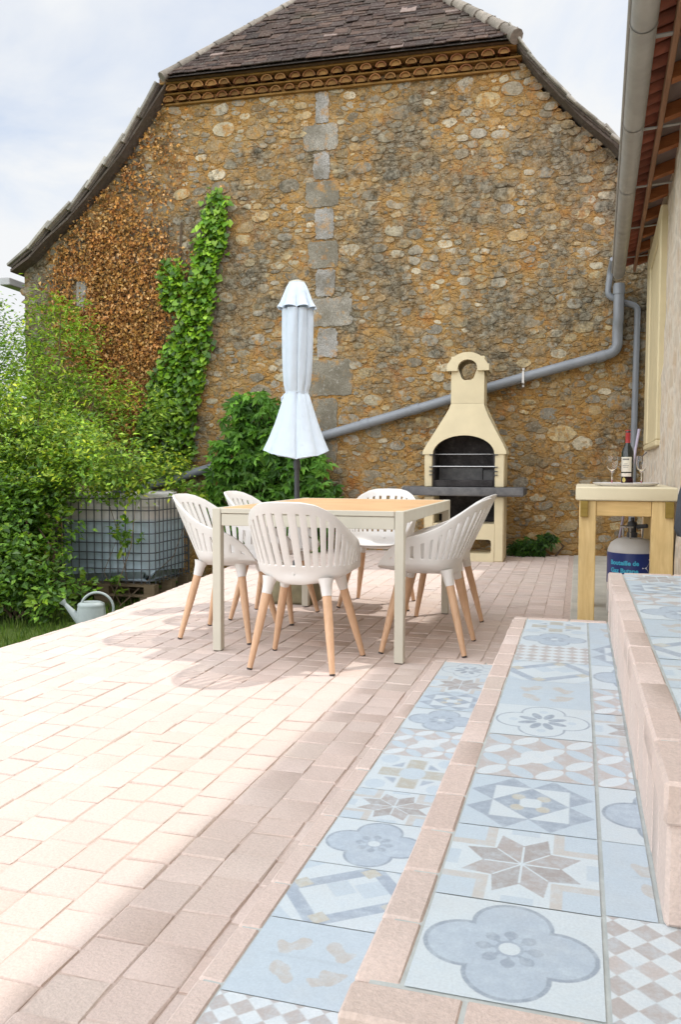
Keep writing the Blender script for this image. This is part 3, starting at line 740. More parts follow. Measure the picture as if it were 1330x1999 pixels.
# ------------------------------------------------------------------ house on the right (local: x out of the wall = -x, y along, z)
house=thing('stone_house','pale rubble stone house along the right edge with red tile eaves and zinc gutter','house',(.458,0,0),rad(-1.3))
hw=MB()
n=90; V=[];Fh=[]
yy=np.linspace(-9,9.42,n); zz=np.linspace(-.5,3.32,34)
for j,z in enumerate(zz):
    for i,y in enumerate(yy): V.append((RS.normal(0,.004)+(.012*math.sin(y*3.1+z*2)),y,z))
for j in range(33):
    for i in range(n-1): Fh.append((j*n+i,(j+1)*n+i,(j+1)*n+i+1,j*n+i+1))
hw.add(V,Fh); hw.box(.02,.5,-9,9.42,-.5,3.3)
for _ in range(0):   # stones showing through the lime
    y=rnd.uniform(4.3,9.3); z=rnd.uniform(.1,3.1); a=rnd.uniform(.04,.13); b=a*rnd.uniform(.5,.8)
    if 6.4<y<9.0 and 1.1<z<3.2 : continue
    n2=10; hgt=rnd.uniform(.003,.012); P=[]
    ks=[rnd.uniform(.8,1.15) for _ in range(n2)]
    for rr,hh in((1,-.012),(.8,hgt*.7),(.45,hgt)):
        for i in range(n2):
            th=2*PI*i/n2; P.append((-hh-.012,y-a*rr*ks[i]*math.cos(th),z+b*rr*ks[i]*math.sin(th)))
    P.append((-hgt-.012,y,z)); hw.add(P,[(k*n2+i,k*n2+(i+1)%n2,(k+1)*n2+(i+1)%n2,(k+1)*n2+i) for k in(0,1) for i in range(n2)]+[(2*n2+i,2*n2+(i+1)%n2,3*n2) for i in range(n2)])
hw.build('wall',M['render'],house,smooth=50)
wf=MB()   # cream opening surround seen almost edge on
wf.box(-.040,.03,8.35,8.85,1.22,3.18,bev=.012); wf.box(-.040,.03,6.95,7.15,1.22,3.05,bev=.01); wf.box(-.038,.03,7.15,8.35,2.86,3.06,bev=.01); wf.box(-.042,.03,6.95,8.85,1.17,1.22,bev=.01)
win=wf.build('window_frame',M['wincream'],house)
sh=MB()
for i in range(6): sh.box(-.026,.02,7.16+i*.198,7.352+i*.198,1.225,2.855,bev=.004)
sh.build('shutter',M['wincream'],house)
# roof: underside of the clay tiles, fascia, rafters, boarding
XG=-.365; slope=math.tan(rad(17)); RZ=3.075
rt_=MB(); 
def rz(x): return RZ+(x-XG)*slope
rt_.add([(XG+.02,-9,rz(XG)+.10),(XG+.02,9.4,rz(XG)+.10),(3.5,9.4,rz(3.5)+.10),(3.5,-9,rz(3.5)+.10)],[(0,1,2,3)],(1,1,1))
y=-1.0
while y<9.35:   # canal tiles, seen from underneath at the drip edge
    tone=rnd.uniform(.75,1.25)
    P=[];m=6
    for x in(XG+.03,XG+.75):
        for k in range(m+1):
            a=PI*k/m; P.append((x,y+.058*math.cos(a),rz(x)+.012+.055*math.sin(a)))
    rt_.add(P,[(k,k+1,m+1+k+1,m+1+k) for k in range(m)],(tone,tone,tone))
    P=[]
    for x in(XG+.05,XG+.75):
        for k in range(m+1):
            a=PI*k/m; P.append((x,y+.075+.045*math.cos(a),rz(x)+.035-.035*math.sin(a)))
    tone*=rnd.uniform(.8,1.1); rt_.add(P,[(k,k+1,m+1+k+1,m+1+k) for k in range(m)],(tone,tone,tone))
    y+=.150
rt_.build('roof',M['redtile'],house,smooth=60)
fa=MB(); fa.box(XG+.205,XG+.233,-4,9.33,rz(XG+.22)-.075,rz(XG+.22)-.006,bev=.003); fa.build('fascia',M['fascia'],house)
sk=MB(); sk.add([(XG+.235,-9,rz(XG+.235)-.004),(XG+.235,9.38,rz(XG+.235)-.004),(1.2,9.38,rz(1.2)-.004),(1.2,-9,rz(1.2)-.004)],[(3,2,1,0)]); sk.build('sarking',M['sarking'],house)
y=-.9
while y<9.3:
    r_=MB(); w2=.075; x0,x1=XG+.235,.3
    P=[(x0,y-w2/2,rz(x0)-.085),(x1,y-w2/2,rz(x1)-.085),(x1,y-w2/2,rz(x1)-.008),(x0,y-w2/2,rz(x0)-.008)]; P+=[(a,b+w2,c) for a,b,c in P]
    r_.add(P,[(0,1,2,3),(7,6,5,4),(0,4,5,1),(0,3,7,4)]); r_.build('rafter',M['rafter'],house); y+=.52
gu=MB(); n=14
GX,GR=-.305,.060
for (dr,flip) in((0,0),(.004,1)):
    V=[]
    ysn=[-9,-3,0,1,2,3,4,5,6,7,8,9.12]
    for yv in ysn:
        for k in range(n+1):
            a=PI+PI*k/n; V.append((GX+(GR-dr)*math.cos(a),yv,3.02+(GR-dr)*math.sin(a)*1.05))
    gu.add(V,[(i*(n+1)+k,i*(n+1)+k+1,(i+1)*(n+1)+k+1,(i+1)*(n+1)+k) for i in range(len(ysn)-1) for k in range(n)])
gu.tube([(GX-GR-.004,-9,3.025),(GX-GR-.004,9.12,3.025)],.010,8)
P=[(GX+GR*math.cos(PI+PI*k/n),9.12,3.02+GR*math.sin(PI+PI*k/n)*1.05) for k in range(n+1)]; gu.add(P,[tuple(range(n+1))])
for yv in(3.0,4.05,5.2,6.35,7.4,8.4):
    gu.lathe([(GR+.0035,-.012),(GR+.006,0),(GR+.0035,.012)],28,(0,0,0)) if False else None
    V=[]
    for dy in(-.011,.011):
        for k in range(n+1):
            a=PI+PI*k/n; V.append((GX+(GR+.004)*math.cos(a),yv+dy,3.02+(GR+.004)*1.05*math.sin(a)))
    gu.add(V,[(k,k+1,n+1+k+1,n+1+k) for k in range(n)])
gu.build('gutter',M['zinc'],house,smooth=50)
for yv in(4.35,5.5,6.6,7.7,8.75):
    bk=MB(); x0,x1=XG+.10,XG+.42
    P=[(x0,yv-.016,rz(x0)-.020),(x1,yv-.016+.02,rz(x1)-.092),(x1,yv+.016+.02,rz(x1)-.092),(x0,yv+.016,rz(x0)-.020)]; P+=[(a,b,c-.006) for a,b,c in P]
    bk.add(P,[(0,1,2,3),(7,6,5,4),(0,4,5,1),(1,5,6,2),(2,6,7,3),(3,7,4,0)]); bk.build('gutter_strap',M['zinc'],house)
hk=MB(); hk.tube([(-.02,8.6,1.15),(-.05,8.6,1.12),(-.05,8.62,1.02)],.006,6); hk.build('wall_hook',M['dark'],house)

# ------------------------------------------------------------------ downpipes on the gable
def bw_(s,d,z):
    a=rad(3); return (-.1+s*math.cos(a)-d*math.sin(a),9.65+s*math.sin(a)+d*math.cos(a),z)
def rounded(pts,r=.12,n=5):
    P=[Vector(p) for p in pts]; out=[P[0]]
    for i in range(1,len(P)-1):
        a=(P[i-1]-P[i]);b=(P[i+1]-P[i]); k=min(r,a.length*.45,b.length*.45); A=P[i]+a.normalized()*k; B=P[i]+b.normalized()*k
        for q in range(n+1):
            u=q/n; out.append(A*(1-u)**2+P[i]*2*u*(1-u)+B*u*u)
    return out+[P[-1]]
dp=thing('downpipe','thick grey drainpipe running slantwise across the barn gable','drainpipe',bw_(.47,-.1,2.9))
o=Vector(bw_(.47,-.1,2.9))
pp=MB(); pts=rounded([bw_(.475,-.13,3.0),bw_(.475,-.13,2.62),bw_(.47,-.09,2.5),bw_(.475,-.09,2.27),bw_(-.54,-.09,2.01),bw_(-1.35,-.09,1.78),bw_(-2.81,-.09,1.38),bw_(-4.22,-.09,1.0),bw_(-5.3,-.09,.71)],.16)
pp.tube([Vector(q)-o for q in pts],.056,16); pp.build('pipe',M['pvc'],dp,smooth=50)
for s,z in((.474,2.93),(.30,2.222),(-1.75,1.672),(-2.35,1.508)):
    dvec=Vector((0,0,1)) if z>2.5 else Vector(bw_(-1,0,-.26))-Vector(bw_(0,0,0)); dvec.normalize(); q=Vector(bw_(s,-.09 if z<2.5 else -.13,z))-o
    cl=MB(); cl.tube([q-dvec*.045,q+dvec*.045],.0625,16); cl.build('coupling',M['pvc'],dp,smooth=40)
br=MB(); q=Vector(bw_(-.53,-.09,2.008))-o
br.tube([q-Vector((0,0,.09)),q+Vector((0,0,.09))],.007,6); br.box(q.x-.012,q.x+.012,q.y-.07,q.y+.09,q.z-.066,q.z+.066); 
br.tube([q+Vector((0,-.01,.08)),q+Vector((0,-.01,.105))],.014,6); br.tube([q+Vector((0,-.01,-.105)),q+Vector((0,-.01,-.08))],.014,6); br.build('bracket',M['gaswhite'],dp)
tp_=MB(); pts=rounded([bw_(.40,-.2,3.25),bw_(.385,-.06,3.15),bw_(.36,-.06,2.89),bw_(.50,-.055,2.82),bw_(.68,-.055,2.76),bw_(.67,-.055,1.24),bw_(.665,-.055,.05)],.06); tp_.tube(pts,.034,12)
tag(tp_.build('drainpipe',M['pvc'],None,smooth=50),'thin grey pipe down the corner between barn and house','drainpipe')

# ------------------------------------------------------------------ table
tb=thing('garden_table','rectangular garden table with warm wood look top and greige metal frame','table',(-1.365,4.795,0))
HX,HY,HT=.525,.765,.775
m=MB(); m.box(-HX+.022,HX-.022,-HY+.012,HY-.012,HT-.020,HT,bev=.002); m.build('tabletop',M['ttop'],tb)
m=MB()
for sx in(-1,1): 
    x0,x1=sorted((sx*HX,sx*(HX-.0205))); m.box(x0,x1,-HY+.05,HY-.05,HT-.062,HT+.001,bev=.002)
for sy in(-1,1):
    y0,y1=sorted((sy*HY,sy*(HY-.0105))); m.box(-HX+.05,HX-.05,y0,y1,HT-.026,HT+.001,bev=.002)
    y0,y1=sorted((sy*(HY-.004),sy*(HY-.028))); m.box(-HX+.05,HX-.05,y0,y1,HT-.092,HT-.0295,bev=.002)
m.build('frame',M['tmetal'],tb)
for sx in(-1,1):
    for sy in(-1,1):
        m=MB(); x0,x1=sorted((sx*(HX+.001),sx*(HX-.047))); y0,y1=sorted((sy*(HY+.001),sy*(HY-.047))); m.box(x0,x1,y0,y1,0.004,HT+.002,bev=.003); lg=m.build('leg',M['tmetal'],tb)
        m=MB(); m.box(x0+.003,x1-.003,y0+.003,y1-.003,0,.0035); m.build('foot_pad',M['cap'],lg)
m=MB(); m.box(-HX+.06,HX-.06,-.03,.03,HT-.06,HT-.024); m.box(-HX+.06,HX-.06,-.4,-.36,HT-.06,HT-.024); m.box(-HX+.06,HX-.06,.36,.4,HT-.06,HT-.024); m.build('crossbar',M['tmetal'],tb)

# ------------------------------------------------------------------ chairs
def path(fr,a,b,yf):
    """fr -1..1 round a U from the right arm front, round the back, to the left arm front"""
    arm=.30; s=1 if fr>=0 else -1; q=abs(fr)
    if q<=1-arm:
        th=(q/(1-arm))*PI/2; e=.86
        return s*a*math.sin(th)**e, -b*max(0,math.cos(th))**e
    u=(q-(1-arm))/arm; return s*a*(1-.05*u), yf*u
def rimz(q):
    P=[(0,.832),(.12,.830),(.22,.818),(.32,.79),(.44,.735),(.56,.685),(.68,.652),(.78,.63),(.86,.60),(.92,.565),(.96,.53),(1,.475)]
    for i in range(len(P)-1):
        if q<=P[i+1][0]:
            u=(q-P[i][0])/(P[i+1][0]-P[i][0]); return P[i][1]+(P[i+1][1]-P[i][1])*u
    return P[-1][1]
def make_chair():
    ch=thing('garden_armchair','x','chair')
    NS=25; fr=[-1,-.985]          # slot borders
    per=1.9/NS
    for i in range(NS):
        c0=-.95+per*(i+.5); fr+= [c0-per*.5,c0-per*.17,c0+per*.17]
    fr+=[.95,.985,1]; slot=set(3+3*i+0 for i in range(NS))
    nf=len(fr); vz=[0,.10,.30,.55,.80,1]
    V=[];F=[]
    ZB=.475;ZS=.515
    rows=[]
    def rowpt(f_,w):  # w: 0 at the bottom of the shell, 1 at the rim
        q=abs(f_); zr=rimz(q); z=ZB+(zr-ZB)*w; hh=(z-ZB)/.36
        a=.232+.052*min(1,hh*1.25)-.02*max(0,hh-.6); b=.172+.17*hh; yf=.235-.02*hh
        x,y=path(f_,a,b,yf); return (x,y+.012,z)
    for f_ in fr:
        zr=rimz(abs(f_)); zs=min(ZS,ZB+(zr-ZB)*.35); zt=max(zr-.052,zs+.005)
        zl=[ZB,(ZB+zs)/2,zs]+[zs+(zt-zs)*k/5 for k in(1,2,3,4)]+[zt,(zt+zr)/2,zr]
        for z in zl:
            w=(z-ZB)/(zr-ZB) if zr>ZB+1e-4 else 0; V.append(rowpt(f_,w))
    nr=10
    for i in range(nf-1):
        mid=abs((fr[i]+fr[i+1])/2); open_=(i in slot) and rimz(mid)>.56
        for j in range(nr-1):
            if open_ and 2<=j<7: continue
            a=i*nr+j; F.append((a,a+1,a+nr+1,a+nr))
    # seat pan: rungs between mirrored border points
    half=nf//2; Mx=12; base=len(V); idx={}
    for i in range(half+1):
        l=V[i*nr];r=V[(nf-1-i)*nr]
        for k in range(Mx+1):
            u=k/Mx
            if k==0: idx[(i,k)]=i*nr; continue
            if k==Mx: idx[(i,k)]=(nf-1-i)*nr; continue
            if i==half and (nf%2==1): 
                idx[(i,k)]=half*nr; continue
            c=1-abs(2*u-1)**3.2; g_=min(1,i/7.); bk=min(1,(half-i)/9.)**.6
            z=l[2]-.052*c*bk*(.55+.45*g_); 
            V.append((l[0]+(r[0]-l[0])*u, l[1]+(r[1]-l[1])*u-.012*(1-g_)*c*-1, z)); idx[(i,k)]=len(V)-1
    for i in range(half):
        for k in range(Mx):
            q=[idx[(i,k)],idx[(i+1,k)],idx[(i+1,k+1)],idx[(i,k+1)]]; q2=[]
            for t_ in q:
                if t_ not in q2: q2.append(t_)
            if len(q2)>2: F.append(tuple(q2))
    m=MB(); m.add(V,F); sh=m.build('seat_shell',M['plastic'],None,180,True)
    bm=bmesh.new(); bm.from_mesh(sh.data); bmesh.ops.remove_doubles(bm,verts=bm.verts,dist=.0004); bmesh.ops.recalc_face_normals(bm,faces=bm.faces); bm.to_mesh(sh.data); bm.free()
    so_=sh.modifiers.new('s','SOLIDIFY'); so_.thickness=.011; so_.offset=0; so_.use_even_offset=False
    bv=sh.modifiers.new('b','BEVEL'); bv.width=.0028; bv.segments=2; bv.limit_method='ANGLE'; bv.angle_limit=rad(50)
    bake(sh,50); sh.parent=ch
    for sx in(-1,1):
        for sy in(-1,1):
            tp0=Vector((sx*.148,-.118 if sy<0 else .130,.432)); ft=Vector((sx*(.214 if sy<0 else .250),-.222 if sy<0 else .222,0)); d=ft-tp0
            m=MB(); a=tp0+d*.14; m.tube([a,a+d*.35,tp0+d*.985],[.0225,.0215,.0135],14); lg=m.build('leg',M['beech'],ch,60)
            m=MB(); m.tube([tp0-d*.04,tp0+d*.03,tp0+d*.15],[.040,.030,.0245],14); m.build('leg_socket',M['plastic'],lg,60)
            m=MB(); m.tube([tp0+d*.982,tp0+d],[.0145,.0135],12); m.build('foot_cap',M['cap'],lg)
    return ch
G='white slatted armchairs round the garden table'
c0=make_chair()
CH=[(-1.33,3.93,0,'white slatted armchair at the near end of the table, its back turned to us'),
    (-1.38,5.765,PI+.02,'white slatted armchair at the far end of the table, facing us'),
    (-1.99,4.475,-PI/2+.03,'white slatted armchair beside the near left table leg, facing the steps'),
    (-1.94,5.09,-PI/2-.02,'white slatted armchair second along the left long side, nearer the leafy climber'),
    (-.785,4.485,PI/2+.01,'white slatted armchair beside the near right table leg, closest to the tiled steps'),
    (-.815,5.095,PI/2-.03,'white slatted armchair mostly hidden behind the one closest to the steps')]
for i,(x,y,rz_,lb) in enumerate(CH):
    c=c0 if i==0 else copy_tree(c0)
    c.location=(x,y,0.001); c.rotation_euler=(0,0,rz_); tag(c,lb,'chair',G)

# ------------------------------------------------------------------ parasol
ps=thing('parasol','closed white parasol tied in the middle on a dark pole behind the table','parasol',(-2.0,5.72,0))
VA=math.atan2(-5.72,2.0)   # towards the terrace
m=MB()
def folds(amp,n,ph,pw=1):
    def fx(i,th,r,z):
        k=math.cos(n*th+ph+.5*math.sin(2*th+i*.15)); k=math.copysign(abs(k)**pw,k)
        return r*(1+amp*k*(1 if r<.5 else 1)),z
    return fx
prof=[(.106,2.14),(.107,2.06),(.105,1.95),(.101,1.80),(.097,1.70),(.090,1.60),(.080,1.553),(.077,1.535),(.086,1.515),(.112,1.43),(.150,1.31),(.190,1.20),(.228,1.112)]
def fx(i,th,r,z):
    """eight ribs: ridges with the slack cloth folded between them and wrapped round to one side"""
    tw=.9*(2.14-z) if i<8 else .54+.25*(1.535-z)
    u=4*th+tw+.35*math.sin(2*th+.8)+.2*math.sin(5*th)
    rdg=abs(math.cos(u))**.55; k=rdg-.62
    a=(.19 if i<6 else .16) if i<9 else .10+.02*(i-9)
    sm_=.05*math.sin(3*th+i*.25)+.02*math.sin(13*th+i)
    rr=r*(1+a*k+sm_*(1 if i<10 else .5)); zz=z
    if i>=10: zz=z-(.055*(math.cos(th-VA)**2)-.016*k)*((i-9)/3)
    return rr,zz
m.lathe(prof,144,(0,0,0),(1,1,1),0,fx)
m.f=[q for q in m.f if len(q)==4]; m.m=m.m[:len(m.f)]
cano=m.build('canopy',M['fab'],ps,180); sm=cano.modifiers.new('s','SOLIDIFY'); sm.thickness=.004; bake(cano,60)
m=MB()
def fx2(i,th,r,z):
    k=abs(math.cos(4*th+.5+.3*math.sin(2*th)))**.6-.6; q=i/4; return r*(1+.26*k*q), z+.016*k*q*q
m.lathe([(.052,2.335),(.072,2.30),(.092,2.245),(.112,2.185),(.132,2.145)],96,(0,0,0),(1,1,1),0,fx2); m.f=[q for q in m.f if len(q)==4]; m.m=m.m[:len(m.f)]
vt=m.build('vent_cap',M['fab'],ps,180); sm=vt.modifiers.new('s','SOLIDIFY'); sm.thickness=.004; bake(vt,60)
m=MB(); m.lathe([(.0,2.352),(.03,2.350),(.058,2.340),(.060,2.332),(.05,2.326),(0,2.326)],28); m.build('finial_disc',M['tmetal'],ps,40)
m=MB(); m.lathe([(.0195,.12),(.0195,1.2),(.0195,2.33)],18); m.lathe([(.027,.98),(.027,1.04)],18); m.lathe([(.030,.14),(.030,.30),(.024,.31)],18); m.build('pole',M['dark'],ps,40)
m=MB(); m.tube([(.079*math.cos(a*PI/12),.079*math.sin(a*PI/12),1.537+.004*math.sin(a)) for a in range(25)],.006,6); m.tube([(-.072,-.03,1.537),(-.10,-.05,1.50),(-.098,-.05,1.47)],.007,6); m.build('tie_strap',M['fab'],ps)
m=MB(); m.box(-.165,.165,-.165,.165,0,.17,bev=.02,jit=.004); m.build('base',M['mossblock'],ps,40)

# ------------------------------------------------------------------ masonry barbecue (front at local y=0)
bq=thing('stone_barbecue','cream concrete barbecue with a tapered hood, grey slab and keyhole chimney','barbecue',(-1.165,8.705,0),rad(.8))
m=MB()
def legplate(x0,x1): return [(x0,0),(x1,0),(x1,.694),(x0,.694)]
for a,b_ in((-.43,-.325),(.315,.415)): m.box(a,b_,.0,.44,0,.694,bev=.012)
def rrect(x0,x1,z0,z1,r,n=4):
    P=[]
    for cx,cz,a0 in((x1-r,z1-r,0),(x0+r,z1-r,PI/2),(x0+r,z0+r,PI),(x1-r,z0+r,1.5*PI)):
        for k in range(n+1): P.append((cx+r*math.cos(a0+k*PI/2/n),cz+r*math.sin(a0+k*PI/2/n)))
    return P
m.plate([(-.327,.0),(.317,.0),(.317,.40),(-.327,.40)],[rrect(-.295,.285,.085,.235,.03)],.004,.40)
m.build('base',M['bbq'],bq,40)
m=MB(); m.box(-.325,.315,.40,.42,.35,.694); m.box(-.325,.315,.02,.42,.345,.352); m.build('wood_store_back',M['soot'],bq)
m=MB(); m.box(-.655,.625,-.09,.50,.696,.786,bev=.012,jit=.003); m.build('slab',M['slab'],bq,40)
m=MB()
m.box(-.43,-.345,0,.44,.788,1.15,bev=.01); m.box(.315,.415,0,.44,.788,1.15,bev=.01); m.box(-.345,.315,.40,.44,.788,1.30)
m.build('cheek',M['bbq'],bq,40)
m=MB(); m.box(-.343,.313,.37,.398,.788,1.36); m.box(-.343,-.325,.03,.37,.788,1.20); m.box(.295,.313,.03,.37,.788,1.20); m.box(-.325,.295,.03,.36,.788,.86,bev=.008)
m.build('firebox',M['soot'],bq)
m=MB(); m.box(-.322,.16,.318,.35,.79,.99,bev=.008); m.box(.166,.292,.318,.35,.79,.965,bev=.008); m.build('lit_back_panel',M['slab'],bq)  # added panels, lighter grey paints the light reaching the lower firebox back
# hood: front plate with an arch, sloping back; sides and back
ZH0,ZH1=1.135,1.672
def hood_y(z): return max(0,(z-1.17)/(ZH1-1.17))*.085
arch=[(-.015+.325*math.cos(PI-k*PI/18),1.135+.20*math.sin(k*PI/18)) for k in range(19)]
outer=[(-.448,1.135)]+arch+[(.432,1.135),(.432,1.165),(.40,1.235),(.30,1.415),(.235,1.54),(.20,1.62),(.187,1.672),(-.163,1.672),(-.18,1.62),(-.225,1.54),(-.30,1.415),(-.41,1.235),(-.448,1.165)]
m=MB(); m.plate(outer,[],-.012,.05,yf=hood_y)
prof=outer[20:27]; profl=outer[27:]
def side(P,sgn):
    V=[];Fq=[]
    for x,z in P:
        yb=.45-max(0,(z-1.17)/(ZH1-1.17))*.07
        V+=[(x,-.012+hood_y(z)+.002,z),(x,yb,z),(x-sgn*.04,yb,z),(x-sgn*.04,.04+hood_y(z),z)]
    for i in range(len(P)-1):
        for k in range(4): Fq.append((i*4+k,i*4+(k+1)%4,(i+1)*4+(k+1)%4,(i+1)*4+k))
    m.add(V,Fq)
side([(.432,1.135)]+prof,1); side([(-.448,1.135)]+profl[::-1],-1)
V=[(-.448,.45,1.135),(.432,.45,1.135),(.187,.38,1.672),(-.163,.38,1.672)]; m.add(V,[(0,1,2,3)])
hd=m.build('hood',M['bbq'],bq,fix=True); 
hd.data.polygons.foreach_set('use_smooth',[True]*len(hd.data.polygons)); hd.data.set_sharp_from_angle(angle=rad(35))
# chimney with keyhole
def keyhole(cx,zc):
    P=[(cx+.102*math.cos(a),zc+.088*math.sin(a)) for a in [k*PI/12 for k in range(13)]]
    P+=[(cx-.095,zc-.02),(cx-.062,zc-.105),(cx-.035,zc-.125),(cx+.035,zc-.125),(cx+.062,zc-.105),(cx+.095,zc-.02)]; return P
kh=keyhole(.012,2.045)
m=MB(); sq=[(-.163,1.674),(.187,1.674),(.187,2.17),(-.163,2.17)]
m.plate(sq,[kh],.075,.115); m.plate(sq,[kh],.34,.38); m.box(-.163,-.12,.115,.34,1.674,2.17); m.box(.145,.187,.115,.34,1.674,2.17)
m.build('chimney',M['bbq'],bq,fix=True)
m=MB(); m.box(-.12,.145,.118,.122,1.68,1.90); m.box(-.1195,-.116,.12,.338,1.7,2.16); m.box(.141,.1445,.12,.338,1.7,2.16); m.build('flue_lining',M['soot'],bq)
arc=[(-.205,2.015),(-.205,2.085)]+[(.012+.235*math.cos(PI*.86-k*PI*.72/12),1.985+.225*math.sin(PI*.86-k*PI*.72/12)) for k in range(13)]+[(.238,2.085),(.238,2.015)]
low=[(.012+.102,2.015),(.012+.102,2.045)]+[(.012+.102*math.cos(k*PI/12),2.045+.088*math.sin(k*PI/12)) for k in range(1,12)]+[(.012-.102,2.045),(.012-.102,2.015)]
m=MB(); m.plate(arc+low,[],.035,.073); m.plate(arc+low,[],.382,.42)
top=arc; V=[]
for x,z in arc: V+=[(x,.036,z-.001),(x,.419,z-.001)]
V2=[(x+(.03 if x<0.012 else -.03),y,z-.03) for x,y,z in V]
k=len(arc); m.add(V+V2,[(2*i,2*i+1,2*i+3,2*i+2) for i in range(k-1)]+[(2*k+2*i+2,2*k+2*i+3,2*k+2*i+1,2*k+2*i) for i in range(k-1)])
m.build('chimney_cap',M['bbq'],bq,fix=True)
m=MB()
for z in(.985,1.00): pass
m.tube([(-.36,.02,1.005),(.33,.02,1.005)],.0055,6); m.tube([(-.36,.34,1.005),(.33,.34,1.005)],.0045,6)
for i in range(30): m.tube([(-.32+.62*i/29,.02,1.006),(-.32+.62*i/29,.34,1.006)],.0022,4)
m.tube([(-.33,.05,1.135),(.30,.05,1.135)],.0035,5)
m.build('grill_grate',M['steel'],bq)
for z in(.925,.965,1.008,1.137):
    for sx in(-1,1):
        x=-.355 if sx<0 else .325; m=MB(); m.box(x-.02,x+.02,-.018,.05,z-.014,z-.004); m.build('grate_bracket',M['dark'],bq)

# ------------------------------------------------------------------ counter and what stands on it
ct=thing('outdoor_counter','yellow pine counter with a thick cream stone top against the house wall','counter',(0,5.29,0))
m=MB(); m.box(-.018,.575,0,.95,.797,.880,bev=.008,jit=.001); m.build('countertop',M['cream'],ct,40)
for (x0,x1,y0,y1) in((.006,.106,.03,.13),(.430,.558,.03,.13),(.006,.106,.80,.90),(.44,.54,.80,.90)):
    m=MB(); m.box(x0,x1,y0,y1,.004,.795,bev=.004); lg=m.build('leg',M['pine'],ct)
m=MB(); m.box(.108,.428,.036,.085,.70,.794,bev=.003); m.build('rail',M['pineh'],ct); m=MB(); m.box(.108,.438,.82,.87,.70,.794,bev=.003); m.build('rail',M['pineh'],ct)
m=MB(); m.box(.012,.057,-.002,.027,.694,.793,bev=.002); m.build('corner_block',M['pinedark'],ct); m=MB(); m.box(.505,.553,-.002,.027,.694,.793,bev=.002); m.build('corner_block',M['pinedark'],ct)
ty=5.62; TZ=.881
tr=thing('serving_tray','oval white tray with a raspberry inside under the bottle and glasses','tray',(.292,ty,TZ))
m=MB(); m.lathe([(.0,.0),(.165,0),(.188,.006),(.207,.020),(.203,.022),(.184,.011),(.165,.0075),(0,.0075)],48,(0,0,0),(1,1,1),0); o=m.build('dish',M['tray'],tr,40); o.scale=(1,.64,1)
m=MB(); m.lathe([(0,.0085),(.160,.0085),(.182,.0125),(.18,.0105),(0,.0078)],48); o=m.build('inlay',M['trayred'],tr,40); o.scale=(1,.64,1)
wb=thing('wine_bottle','dark wine bottle with cream label and red capsule between two glasses','bottle',(.300,ty+.02,TZ+.009),rad(10))
m=MB(); m.lathe([(0,0),(.036,0),(.0385,.004),(.0385,.20),(.037,.215),(.030,.235),(.019,.255),(.0155,.27),(.0150,.335),(.0165,.336),(.0165,.345),(0,.345)],32); m.build('body',M['bottle'],wb,40)
m=MB(); m.lathe([(.0158,.268),(.0158,.344),(.0172,.346),(.0172,.352),(.0,.353)],24); m.build('capsule',M['capsule'],wb,40)
def band(mb,r,z0,z1,a0,a1,n=14,off=0):
    V=[];
    for k in range(n+1):
        a=a0+(a1-a0)*k/n; V+=[((r+off)*math.cos(a),(r+off)*math.sin(a),z0),((r+off)*math.cos(a),(r+off)*math.sin(a),z1)]
    mb.add(V,[(2*k,2*k+2,2*k+3,2*k+1) for k in range(n)])
fc=rad(-118)
m=MB(); band(m,.0392,.082,.178,fc-.95,fc+.95); band(m,.0392,.052,.074,fc-.95,fc+.95); lb=m.build('label',M['paper'],wb,60)
m=MB(); band(m,.0396,.158,.168,fc-.6,fc+.55); band(m,.0396,.120,.124,fc-.55,fc+.5); band(m,.0396,.110,.113,fc-.45,fc+.4); band(m,.0396,.132,.135,fc-.3,fc+.3); m.build('print',M['ink'],lb)
m=MB(); V=[(.0397*math.cos(fc-.28+.30*math.cos(a)),.0397*math.sin(fc-.28+.30*math.cos(a)),.030+.016*math.sin(a)) for a in [k*PI/10 for k in range(20)]]; m.add(V,[tuple(range(20))]); m.build('seal',M['seal'],wb)
def glass(x,y,lab):
    g_=thing('wine_glass',lab,'glass',(x,y,TZ+.009),0,'wine glasses on the tray')
    m=MB(); m.lathe([(0,0),(.033,.0),(.033,.0015),(.012,.005),(.0042,.012),(.0036,.06),(.0044,.075),(.016,.088),(.030,.108),(.0365,.135),(.036,.16),(.0325,.185),(.0318,.185),(.0352,.16),(.0357,.135),(.0292,.109),(.015,.09),(0,.083)],32); m.build('bowl',M['glass'],g_,50)
    return g_
glass(.205,ty-.01,'clear wine glass left of the dark bottle'); glass(.388,ty+.03,'clear wine glass right of the dark bottle')
gb=thing('gas_bottle','white butane gas bottle with a blue lettered band under the counter','gas bottle',(.348,5.80,.006))
m=MB(); m.lathe([(0,.0),(.125,.0),(.15,.02),(.156,.05),(.156,.43),(.152,.455),(.135,.49),(.10,.517),(.06,.527),(0,.53)],48); m.build('body',M['gaswhite'],gb,50)
m=MB(); band(m,.1572,.225,.432,0,2*PI,64); bb=m.build('band',M['gasblue'],gb,60)
m=MB(); m.lathe([(.034,.525),(.034,.56),(.026,.562),(.026,.60),(.03,.602),(.03,.63),(.012,.635),(.012,.66),(0,.66)],16); m.tube([(.03,-.01,.60),(.09,-.05,.61)],.014,8); m.build('valve',M['dark'],gb,40)
m=MB()
for a in(.3,2.4,4.5): m.tube([(.07*math.cos(a),.07*math.sin(a),.515),(.075*math.cos(a),.075*math.sin(a),.60)],.006,6)
m.tube([(.075*math.cos(a*.25),.075*math.sin(a*.25),.60) for a in range(20)],.006,6); m.build('collar',M['steel'],gb)
